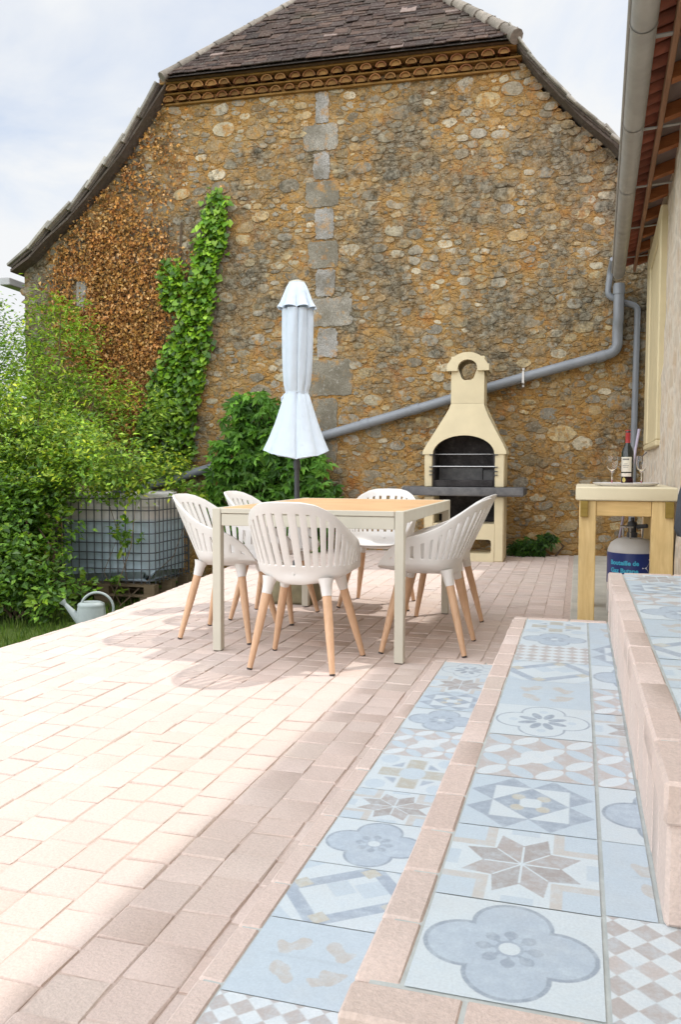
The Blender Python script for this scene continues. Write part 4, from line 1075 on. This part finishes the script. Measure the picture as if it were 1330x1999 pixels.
def wrap_text(s,size,r,z,ac,mat,parent,name):
    cu=bpy.data.curves.new(name,'FONT'); cu.body=s; cu.size=size; cu.offset=.0016; cu.align_x='CENTER'; cu.resolution_u=3
    ob=bpy.data.objects.new(name,cu); COL.objects.link(ob); dg=bpy.context.evaluated_depsgraph_get(); dg.update()
    me=bpy.data.meshes.new_from_object(ob.evaluated_get(dg)); bpy.data.objects.remove(ob)
    bm=bmesh.new(); bm.from_mesh(me); bmesh.ops.triangulate(bm,faces=bm.faces); bmesh.ops.subdivide_edges(bm,edges=[e for e in bm.edges if e.calc_length()>.012],cuts=2)
    for v in bm.verts:
        a=ac+v.co.x/r; v.co=Vector((r*math.cos(a),r*math.sin(a),z+v.co.y))
    bm.to_mesh(me); bm.free(); me.materials.clear(); me.materials.append(mat); return link(bpy.data.objects.new(name,me),parent)
ta=rad(-112)
wrap_text('Bouteille de',.041,.1580,.355,ta,M['cyan'],bb,'lettering'); wrap_text('Gaz Butane',.041,.1580,.304,ta,M['cyan'],bb,'lettering')
m=MB(); V=[]
for (u,z) in((-.042,.338),(.012,.400),(.020,.384),(-.010,.338),(.020,.292),(.012,.276)): a=ta+1.02+u/.158; V.append((.1580*math.cos(a),.1580*math.sin(a),z))
m.add(V,[(0,3,2,1),(0,5,4,3)]); m.build('chevron',M['white'],bb)
m=MB(); m.tube([(0,0,0),(.19,.02,1.26)],.0095,10); m.tube([(.19,.02,1.26),(.1925,.02,1.275)],.011,10)
o=m.build('broom_handle',M['stick'],None,40); o.location=(.222,6.34,.005); tag(o,'lilac painted broom handle leaning behind the counter','handle')
# cloth bag hanging from the wall beside the landing, cut by the picture's edge
m=MB(); m.lathe([(.012,.30),(.03,.285),(.045,.22),(.052,.12),(.058,.05),(.045,.01),(.0,.0)],24,(0,0,0),(1,1,1),0,lambda i,th,r,z:(r*(1+.08*math.cos(3*th+i)),z)); m.tube([(0,0,.29),(.03,0,.36)],.006,6)
o=m.build('cloth_bag',M['cloth'],None,60); o.location=(.533,4.5,.64); tag(o,'slate coloured cloth bag hanging on the wall, cut by the picture edge','bag')
m=MB(); m.box(0,.10,-.012,.012,-.014,.014,bev=.003); m.lathe([(0,.0),(.006,0),(.006,.003),(0,.003)],10,(.05,-.014,0)); o=m.build('wall_bracket',M['gaswhite'],None); o.location=(.575,5.75,.505); o.rotation_euler=(0,rad(-4),0); tag(o,'small white metal bracket on the wall beside the counter leg','bracket')

# ------------------------------------------------------------------ water tank and watering can
tk=thing('water_tank','cloudy plastic water tank in a wire cage on a wooden pallet, under the shrubs','tank',(-4.80,7.98,-.36),rad(3))
m=MB(); m.box(-.53,.53,-.44,.44,.155,1.06,bev=.09); tkb=m.build('body',M['tank'],tk); bv=tkb.modifiers.new('b','BEVEL'); bv.width=.05; bv.segments=3; bake(tkb,50)
m=MB(); m.lathe([(.12,1.055),(.12,1.085),(.10,1.10),(0,1.10)],20); m.build('lid',M['cage'],tk)
m=MB()
hx,hy=.575,.485
def ring(z,r): 
    c=.11; P=[]
    for cx,cy,a0 in((hx-c,hy-c,0),(-hx+c,hy-c,PI/2),(-hx+c,-hy+c,PI),(hx-c,-hy+c,1.5*PI)):
        for k in range(5): P.append((cx+c*math.cos(a0+k*PI/8),cy+c*math.sin(a0+k*PI/8),z))
    m.tube(P+[P[0]],r,6)
for z in(.17,.29,.38,.46,.56,.66,.78,.90,1.02): ring(z,.0065)
for i in range(13):
    x=-hx+.04+i*(2*hx-.08)/12
    for sy in(-1,1): m.tube([(x,sy*hy,.14),(x,sy*hy,1.03)],.006,6)
for i in range(10):
    y=-hy+.06+i*(2*hy-.12)/9
    for sx in(-1,1): m.tube([(sx*hx,y,.14),(sx*hx,y,1.03)],.006,6)
m.build('wire_cage',M['cage'],tk)
m=MB()
for y in(-.42,0,.42): m.box(-.58,.58,y-.05,y+.05,.105,.13); m.box(-.58,.58,y-.05,y+.05,0,.02)
for x in(-.52,0,.52):
    for y in(-.42,0,.42): m.box(x-.06,x+.06,y-.05,y+.05,.02,.105); m.box(x-.09,x+.09,y-.08,y+.08,-.10,-.002)
m.build('pallet',M['pallet'],tk)
wc=thing('watering_can','grey plastic watering can on the grass at the terrace edge','watering can',(-4.17,6.36,-.445),rad(20)); wc.scale=(.93,.93,.93)
m=MB(); m.lathe([(0,0),(.125,0),(.132,.01),(.126,.10),(.118,.19),(.115,.205),(.118,.215),(.112,.235),(.085,.25),(.08,.245),(0,.238)],32,(0,0,0),(1,1,1),0,lambda i,th,r,z:(r*(1+.10*math.cos(2*th)),z)); m.build('body',M['can'],wc,45)
m=MB(); m.tube([(-.09,0,.05),(-.17,0,.14),(-.25,0,.235)],[.050,.034,.017],12); m.tube([(-.245,0,.225),(-.275,0,.26)],[.018,.036],14); m.box(-.15,-.10,-.018,.018,.11,.15,bev=.004); m.build('spout',M['can'],wc,50)
m=MB(); m.tube([(.055+.155*math.cos(a),0,.185+.155*math.sin(a)) for a in [rad(-70+k*235/22) for k in range(23)]],.012,8); m.build('handle',M['can'],wc,50)

# ------------------------------------------------------------------ plants
def leafset(mb,P,Nn,size,C,asp=.55,fold=.25,tip=None,kind='oval'):
    """bulk leaves: P positions, Nn normals, size lengths, C colours"""
    n=len(P); Nn=Nn/np.linalg.norm(Nn,axis=1,keepdims=True)
    T=RS.normal(0,1,(n,3)) if tip is None else tip+RS.normal(0,.45,(n,3))
    T=T-(T*Nn).sum(1,keepdims=True)*Nn; T/=np.linalg.norm(T,axis=1,keepdims=True)+1e-9; B=np.cross(Nn,T); s=size[:,None]
    if kind=='oval': rows=[(0,0,0),(.45,-.5,1),(.45,.5,1),(1.,0,-.3)]; Fq=np.array([(0,1,3,2)])
    pts=[]
    if kind=='oval':
        pts=[P,P+s*(.42*T-asp*.5*B+fold*.35*Nn),P+s*(1.0*T-.18*fold*Nn),P+s*(.42*T+asp*.5*B+fold*.35*Nn)]; fa=[(0,1,2),(0,2,3)]
    elif kind=='ivy':
        pts=[P+s*(.12*T),P+s*(-.12*T-.34*B+fold*.3*Nn),P+s*(.30*T-.52*B+fold*.3*Nn),P+s*(1.0*T-.3*fold*Nn),P+s*(.30*T+.52*B+fold*.3*Nn),P+s*(-.12*T+.34*B+fold*.3*Nn)]; fa=[(0,1,2,3),(0,3,4,5)]
    k=len(pts); V=np.stack(pts,1).reshape(-1,3); Cc=np.repeat(C,k,0)
    for q in fa: mb.addq(np.zeros((0,3)),np.array(q)[None,:]+np.arange(n)[:,None]*k+0,np.zeros((0,3)))
    mb.v.append(V); mb.c.append(Cc); mb.n+=len(V)
def rcol(n,pal,w=None,var=.18):
    pal=np.array(pal); C=pal[RS.choice(len(pal),n,p=w)]; return C*np.clip(RS.normal(1,var,(n,1)),.5,1.6)
GR_=[(0.106, 0.206, 0.025), (0.156, 0.281, 0.031), (0.237, 0.388, 0.044), (0.075, 0.156, 0.022), (0.325, 0.45, 0.062)]
def shrub(name,label,cat,base,blobs,nl,size,pal,asp=.55,clump=26,spread=.13,stems=10,flowers=0,droop=.0,group=None,sr=1.):
    """leaves gathered into sprigs spread through the blobs, on real branches from the base"""
    root=thing(name,label,cat,base,0,group); b0=np.array(base)
    vol=np.array([b[3]*b[4]*b[5] for b in blobs])**.8; vol/=vol.sum()
    ns=nl//clump; which=RS.choice(len(blobs),ns,p=vol); bl=np.array(blobs)[which]
    d=RS.normal(0,1,(ns,3)); d/=np.linalg.norm(d,axis=1,keepdims=True); r=RS.uniform(.25,1,(ns,1))**.45
    ctr=bl[:,:3]+d*r*bl[:,3:6]*RS.uniform(.8,1.18,(ns,1))
    out=d*.8+np.array([0,0,.75])+RS.normal(0,.35,(ns,3))
    k=np.repeat(np.arange(ns),clump); n=len(k)
    t_=RS.uniform(-.5,1,(n,1)); ax=out/np.linalg.norm(out,axis=1,keepdims=True)
    P=ctr[k]+ax[k]*t_*spread*1.5+RS.normal(0,spread*.42,(n,3))
    Nn=np.array([0,-.25,.75])+ax[k]*.55+RS.normal(0,.55,(n,3))
    sz=size*np.clip(RS.normal(1,.25,n),.45,1.6)
    tone=np.clip(RS.normal(1,.2,ns),.6,1.5)[k][:,None]
    yel=(RS.rand(ns)<.25)[k][:,None]
    C=rcol(n,pal)*tone; C=np.where(yel,C*np.array([1.45,1.18,.9]),C)
    mb=MB(); leafset(mb,P-b0,Nn,sz,C,asp,.3,ax[k]+np.array([0,0,-droop]))
    mb.build('foliage',M['leaf'],root)
    if stems:
        m=MB()
        for i in range(stems):
            q=ctr[RS.randint(ns)]-b0; s0=np.array([RS.normal(0,.12),RS.normal(0,.1),0]); md=(s0+q)/2+RS.normal(0,.12,3)+np.array([0,0,.15])
            m.tube([s0,s0*.6+md*.4,md,md*.4+q*.6,q],[v*sr for v in(.022,.017,.013,.009,.004)],6)
        m.build('stem',M['bark'],root,60)
    if flowers:
        m=MB(); top=np.argsort(-(ctr[:,2]*.6-ctr[:,1]*.5+RS.normal(0,.35,ns)))[:flowers]
        for i in top:
            q=ctr[i]-b0+ax[i]*spread*1.2; nn=26; pp_=q+RS.normal(0,1,(nn,3))*np.array([.035,.035,.010])
            leafset(m,pp_,np.array([0,0,1.])+RS.normal(0,.4,(nn,3)),np.full(nn,.022),rcol(nn,[(.40,.42,.12),(.34,.38,.10)]),.8,.1)
        m.build('flower_head',M['leaf'],root)
    return root
shrub('flowering_shrub','broad light green shrub with pale flower heads spilling over the tank','shrub',(-5.75,7.3,-.46),
 [(-5.45,7.45,1.10,.70,.5,.50),(-4.72,7.25,.98,.50,.4,.33),(-5.95,7.3,1.35,.60,.5,.55),(-4.40,7.28,.93,.33,.3,.22),(-6.4,7.4,.9,.7,.5,.8),(-5.35,7.2,.95,.45,.35,.4),(-5.7,7.0,.7,.5,.4,.4),(-4.15,7.6,.90,.25,.25,.16)],
 24000,.054,GR_,.5,24,.12,14,75)
shrub('dark_leafy_shrub','dense darker green shrub low at the left beside the watering can','shrub',(-5.1,6.7,-.46),
 [(-5.30,6.75,.32,.46,.35,.42),(-5.02,6.60,-.04,.34,.3,.30),(-5.6,6.7,.35,.6,.4,.6),(-5.15,6.95,.50,.33,.25,.35),(-4.72,6.55,-.20,.24,.22,.18),(-5.3,6.4,-.1,.5,.35,.3)],
 10000,.066,[(0.069, 0.156, 0.02), (0.106, 0.219, 0.027), (0.163, 0.3, 0.035), (0.05, 0.112, 0.018)],.6,24,.12,10,0)
shrub('tall_feathery_shrub','tall loose yellow green shrub in front of the barn corner','shrub',(-6.1,8.6,-.46),
 [(-5.95,8.55,2.25,.42,.3,.70),(-6.35,8.6,2.55,.28,.25,.50),(-5.55,8.6,1.75,.42,.3,.45),(-6.4,8.5,1.7,.6,.4,.6),(-5.0,8.7,1.55,.40,.25,.32),(-5.9,8.4,1.3,.6,.35,.4),(-5.8,8.6,2.75,.16,.15,.25)],
 9500,.064,[(.16,.29,.03),(.23,.37,.04),(.11,.21,.024),(.30,.42,.06)],.34,16,.13,12,0,.25)
shrub('open_sky_shrub','sparse small leaved shrub against the sky left of the barn','shrub',(-7.6,9.0,-.46),
 [(-7.45,8.9,2.3,.60,.4,.85),(-6.9,8.6,2.1,.35,.3,.6),(-7.1,8.8,1.7,.45,.4,.7),(-8.0,8.9,1.5,.7,.5,.9),(-7.3,8.9,2.75,.3,.25,.3)],
 9000,.056,[(.14,.27,.04),(.21,.35,.05),(.09,.19,.03)],.42,14,.14,10,0)
shrub('creeping_vine','trailing vine shoots hanging over the front of the caged tank','vine',(-4.55,7.40,-.46),
 [(-4.42,7.36,.25,.18,.04,.12),(-4.33,7.34,.40,.07,.04,.07),(-4.7,7.36,-.22,.25,.06,.12),(-4.5,7.3,.80,.3,.08,.08),(-4.12,8.2,.70,.12,.3,.12)],
 620,.066,[(.08,.18,.02),(.13,.26,.03),(.19,.31,.04)],.6,14,.05,4,0,sr=.3)
# climber behind the parasol, hands of five leaflets
def wall_pts(poly,n):
    xs=[p[0] for p in poly]; zs=[p[1] for p in poly]; out=[]
    while len(out)<n:
        x,z=RS.uniform(min(xs),max(xs)),RS.uniform(min(zs),max(zs))
        if inpoly(x,z,poly): out.append((x,z))
    return np.array(out)
def climber(name,label,cat,poly,nh,size,thick,pal,org):
    o=bw_(org[0],-.12,org[1]); root=thing(name,label,cat,o,rad(3)); q=wall_pts(poly,nh)
    V=MB(); dd=-.05-thick*RS.uniform(0,1,nh)**.7
    hand=np.stack([q[:,0]-org[0],dd+.12,q[:,1]-org[1]],1); nrm=np.stack([RS.normal(0,.5,nh),-np.abs(RS.normal(.7,.4,nh)),RS.normal(.75,.4,nh)],1); nrm/=np.linalg.norm(nrm,axis=1,keepdims=True)
    dn=np.stack([RS.normal(0,.6,nh),RS.normal(-.4,.3,nh),RS.normal(-.5,.4,nh)],1); dn-=(dn*nrm).sum(1,keepdims=True)*nrm; dn/=np.linalg.norm(dn,axis=1,keepdims=True); sd_=np.cross(nrm,dn)
    hc=rcol(nh,pal,None,.2)
    for a,l in((0,1.),(.75,.88),(-.75,.88),(1.5,.62),(-1.5,.62)):
        tp_=dn*math.cos(a)+sd_*math.sin(a); sz=size*l*np.clip(RS.normal(1,.18,nh),.6,1.4)
        T=tp_; B=np.cross(nrm,T); s=sz[:,None]; P=hand+RS.normal(0,.004,(nh,3))
        pts=[P,P+s*(.5*T-.21*B+.07*nrm),P+s*(1.0*T-.16*nrm),P+s*(.5*T+.21*B+.07*nrm)]
        b=np.arange(nh)[:,None]*4
        V.addq(np.zeros((0,3)),np.array((0,1,2))[None]+b,np.zeros((0,3))); V.addq(np.zeros((0,3)),np.array((0,2,3))[None]+b,np.zeros((0,3)))
        V.v.append(np.stack(pts,1).reshape(-1,3)); V.c.append(np.repeat(hc*RS.uniform(.9,1.1,(nh,1)),4,0)); V.n+=4*nh
    V.build('foliage',M['leaf'],root)
    m=MB()
    for i in range(9):
        e=hand[RS.randint(nh)]; s0=np.array([RS.normal(0,.2),.02,min(0,-org[1])]); m.tube([s0,(s0+e)/2+RS.normal(0,.06,3),e],[.014,.010,.004],6)
    m.build('stem',M['bark'],root,60)
climber('leafy_climber','dark green climber with hand shaped leaves behind the white parasol','climber',
 [(-4.00,1.72),(-3.86,1.83),(-3.56,1.90),(-3.38,1.78),(-3.10,1.66),(-3.02,1.35),(-2.80,1.15),(-2.66,.8),(-2.60,.45),(-2.8,.05),(-4.0,.05),(-4.28,.6),(-4.12,.95),(-4.22,1.25),(-3.95,1.4)],1500,.125,.50,[(.075,.19,.024),(.115,.26,.032),(.05,.13,.02),(.16,.33,.045),(.085,.21,.028)],(-3.45,0.0))
climber('low_wall_plant','small dark green plant at the foot of the barn wall right of the barbecue','plant',
 [(-.66,.0),(-.64,.12),(-.52,.20),(-.38,.16),(-.30,.24),(-.17,.26),(-.14,.17),(-.26,.10),(-.30,.0)],170,.075,.22,[(.025,.07,.014),(.04,.10,.018),(.06,.14,.02)],(-.4,0.0))
# living ivy
IV=[(-4.28,4.34),(-4.20,4.34),(-4.08,4.19),(-4.10,3.76),(-4.22,3.30),(-4.31,2.80),(-4.35,2.25),(-4.50,1.7),(-4.54,1.26),(-4.72,.80),(-5.18,.95),(-5.24,1.5),(-5.06,2.1),(-4.82,2.6),(-4.68,2.95),(-4.58,3.2),(-4.50,3.6),(-4.40,4.0)]
IV2=[(-4.95,3.45),(-4.80,3.58),(-4.65,3.40),(-4.66,3.08),(-4.78,2.90),(-4.95,3.06)]
iv=thing('green_ivy','bright green ivy climbing the barn wall in a leaning strip','ivy',bw_(-4.9,-.06,0),rad(3))
m=MB()
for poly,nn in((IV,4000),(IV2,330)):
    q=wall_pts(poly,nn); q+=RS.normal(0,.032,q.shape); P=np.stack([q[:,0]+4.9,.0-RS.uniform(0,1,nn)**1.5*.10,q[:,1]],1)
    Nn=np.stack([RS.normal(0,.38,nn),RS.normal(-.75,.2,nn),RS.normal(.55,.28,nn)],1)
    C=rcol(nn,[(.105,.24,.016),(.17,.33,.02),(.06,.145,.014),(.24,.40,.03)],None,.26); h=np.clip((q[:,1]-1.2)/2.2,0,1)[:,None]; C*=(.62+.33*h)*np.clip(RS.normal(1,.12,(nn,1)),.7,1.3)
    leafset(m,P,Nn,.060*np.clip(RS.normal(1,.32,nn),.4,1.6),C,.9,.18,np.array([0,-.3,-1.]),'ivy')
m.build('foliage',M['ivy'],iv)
m=MB()
for k in range(6): 
    x0=RS.uniform(0,.2); m.tube([(x0-.25,.03,0),(x0-.2,.02,1.2),(x0+.1,.02,2.3),(x0+.35,.02,3.3),(x0+.6,.02,4.1)],[.02,.016,.013,.009,.004],6)
m.build('stem',M['bark'],iv,60)
# dead creeper
DV=[(-4.86,5.46),(-4.62,5.20),(-4.30,4.95),(-4.05,4.55),(-4.12,4.25),(-4.39,4.09),(-4.52,3.6),(-4.72,3.2),(-4.95,2.6),(-5.12,2.1),(-5.20,1.5),(-5.35,1.2),(-5.65,1.55),(-5.81,1.98),(-6.32,2.5),(-6.52,3.1),(-6.50,3.66),(-5.95,4.28),(-5.5,4.72),(-5.1,5.2)]
dv=thing('dry_creeper','dry brown creeper covering the left half of the barn gable','creeper',bw_(-5.3,-.04,0),rad(3))
m=MB(); q=wall_pts(DV,27000); q+=RS.normal(0,.09,q.shape); 
dens=.5+.35*np.sin(q[:,0]*3.1+1.3*np.sin(q[:,1]*2.3))+.35*np.sin(q[:,1]*2.7+q[:,0]*1.7+.8)+.3*np.sin(q[:,0]*9+q[:,1]*4)*np.sin(q[:,1]*7)
low=np.clip((4.15-q[:,1])/1.5,0,1)*.78-.25*np.clip((q[:,0]+4.9)/.6,0,1)
edge_=np.clip((-4.35-q[:,0]-.30*(q[:,1]-4.2)*0)/.7,.12,1); keep=(RS.rand(len(q))<np.clip(dens*.48-.05+low*.92,.04,.92)*edge_)&~((q[:,0]>-6.2)&(q[:,0]<-6.0)&(q[:,1]>3.0)&(q[:,1]<3.38)&(RS.rand(len(q))<.85))
q=q[keep]; nn=len(q); P=np.stack([q[:,0]+5.3,.02-RS.uniform(0,1,nn)**1.6*.09,q[:,1]],1)
Nn=np.stack([RS.normal(0,.6,nn),RS.normal(-.8,.35,nn),RS.normal(.25,.55,nn)],1)
leafset(m,P,Nn,.041*np.clip(RS.normal(1,.28,nn),.4,1.7),rcol(nn,[(.40,.19,.048),(.30,.13,.034),(.48,.26,.085),(.20,.09,.03),(.44,.235,.06),(.54,.34,.15)],None,.22),.7,.55,np.array([0,-.3,-.8]))
m.build('foliage',M['dead'],dv)
m=MB()
for k in range(22):
    x=RS.uniform(-.9,.45); pts=[(x,.03,.3)]
    for j in range(1,7): pts.append((pts[-1][0]+RS.normal(.03,.09),.03,.3+j*.62))
    pts=[p for p in pts if inpoly(p[0]-5.3,p[2],DV) or p[2]<1.4]
    if len(pts)>1: m.tube(pts,rnd.uniform(.004,.009),5)
m.build('stem',M['bark'],dv,60)
# grass along the terrace edge
m=MB(); nn=9000; gx=RS.uniform(-5.6,-3.06,nn); gy=RS.uniform(2.8,8.2,nn); ok=gx<np.array([TX(v) for v in gy])-.02; gx,gy=gx[ok],gy[ok]; nn=len(gx)
P=np.stack([gx,gy,np.full(nn,-.46)],1); leafset(m,P,np.stack([RS.normal(0,1,nn),RS.normal(0,1,nn),RS.normal(0,.25,nn)],1),RS.uniform(.04,.10,nn),rcol(nn,[(.06,.12,.016),(.09,.16,.02),(.13,.18,.04)]),.10,.2,np.array([0,0,2.4]))
tag(m.build('grass',M['leaf']),'short green grass beside the terrace edge','grass',None,'stuff')
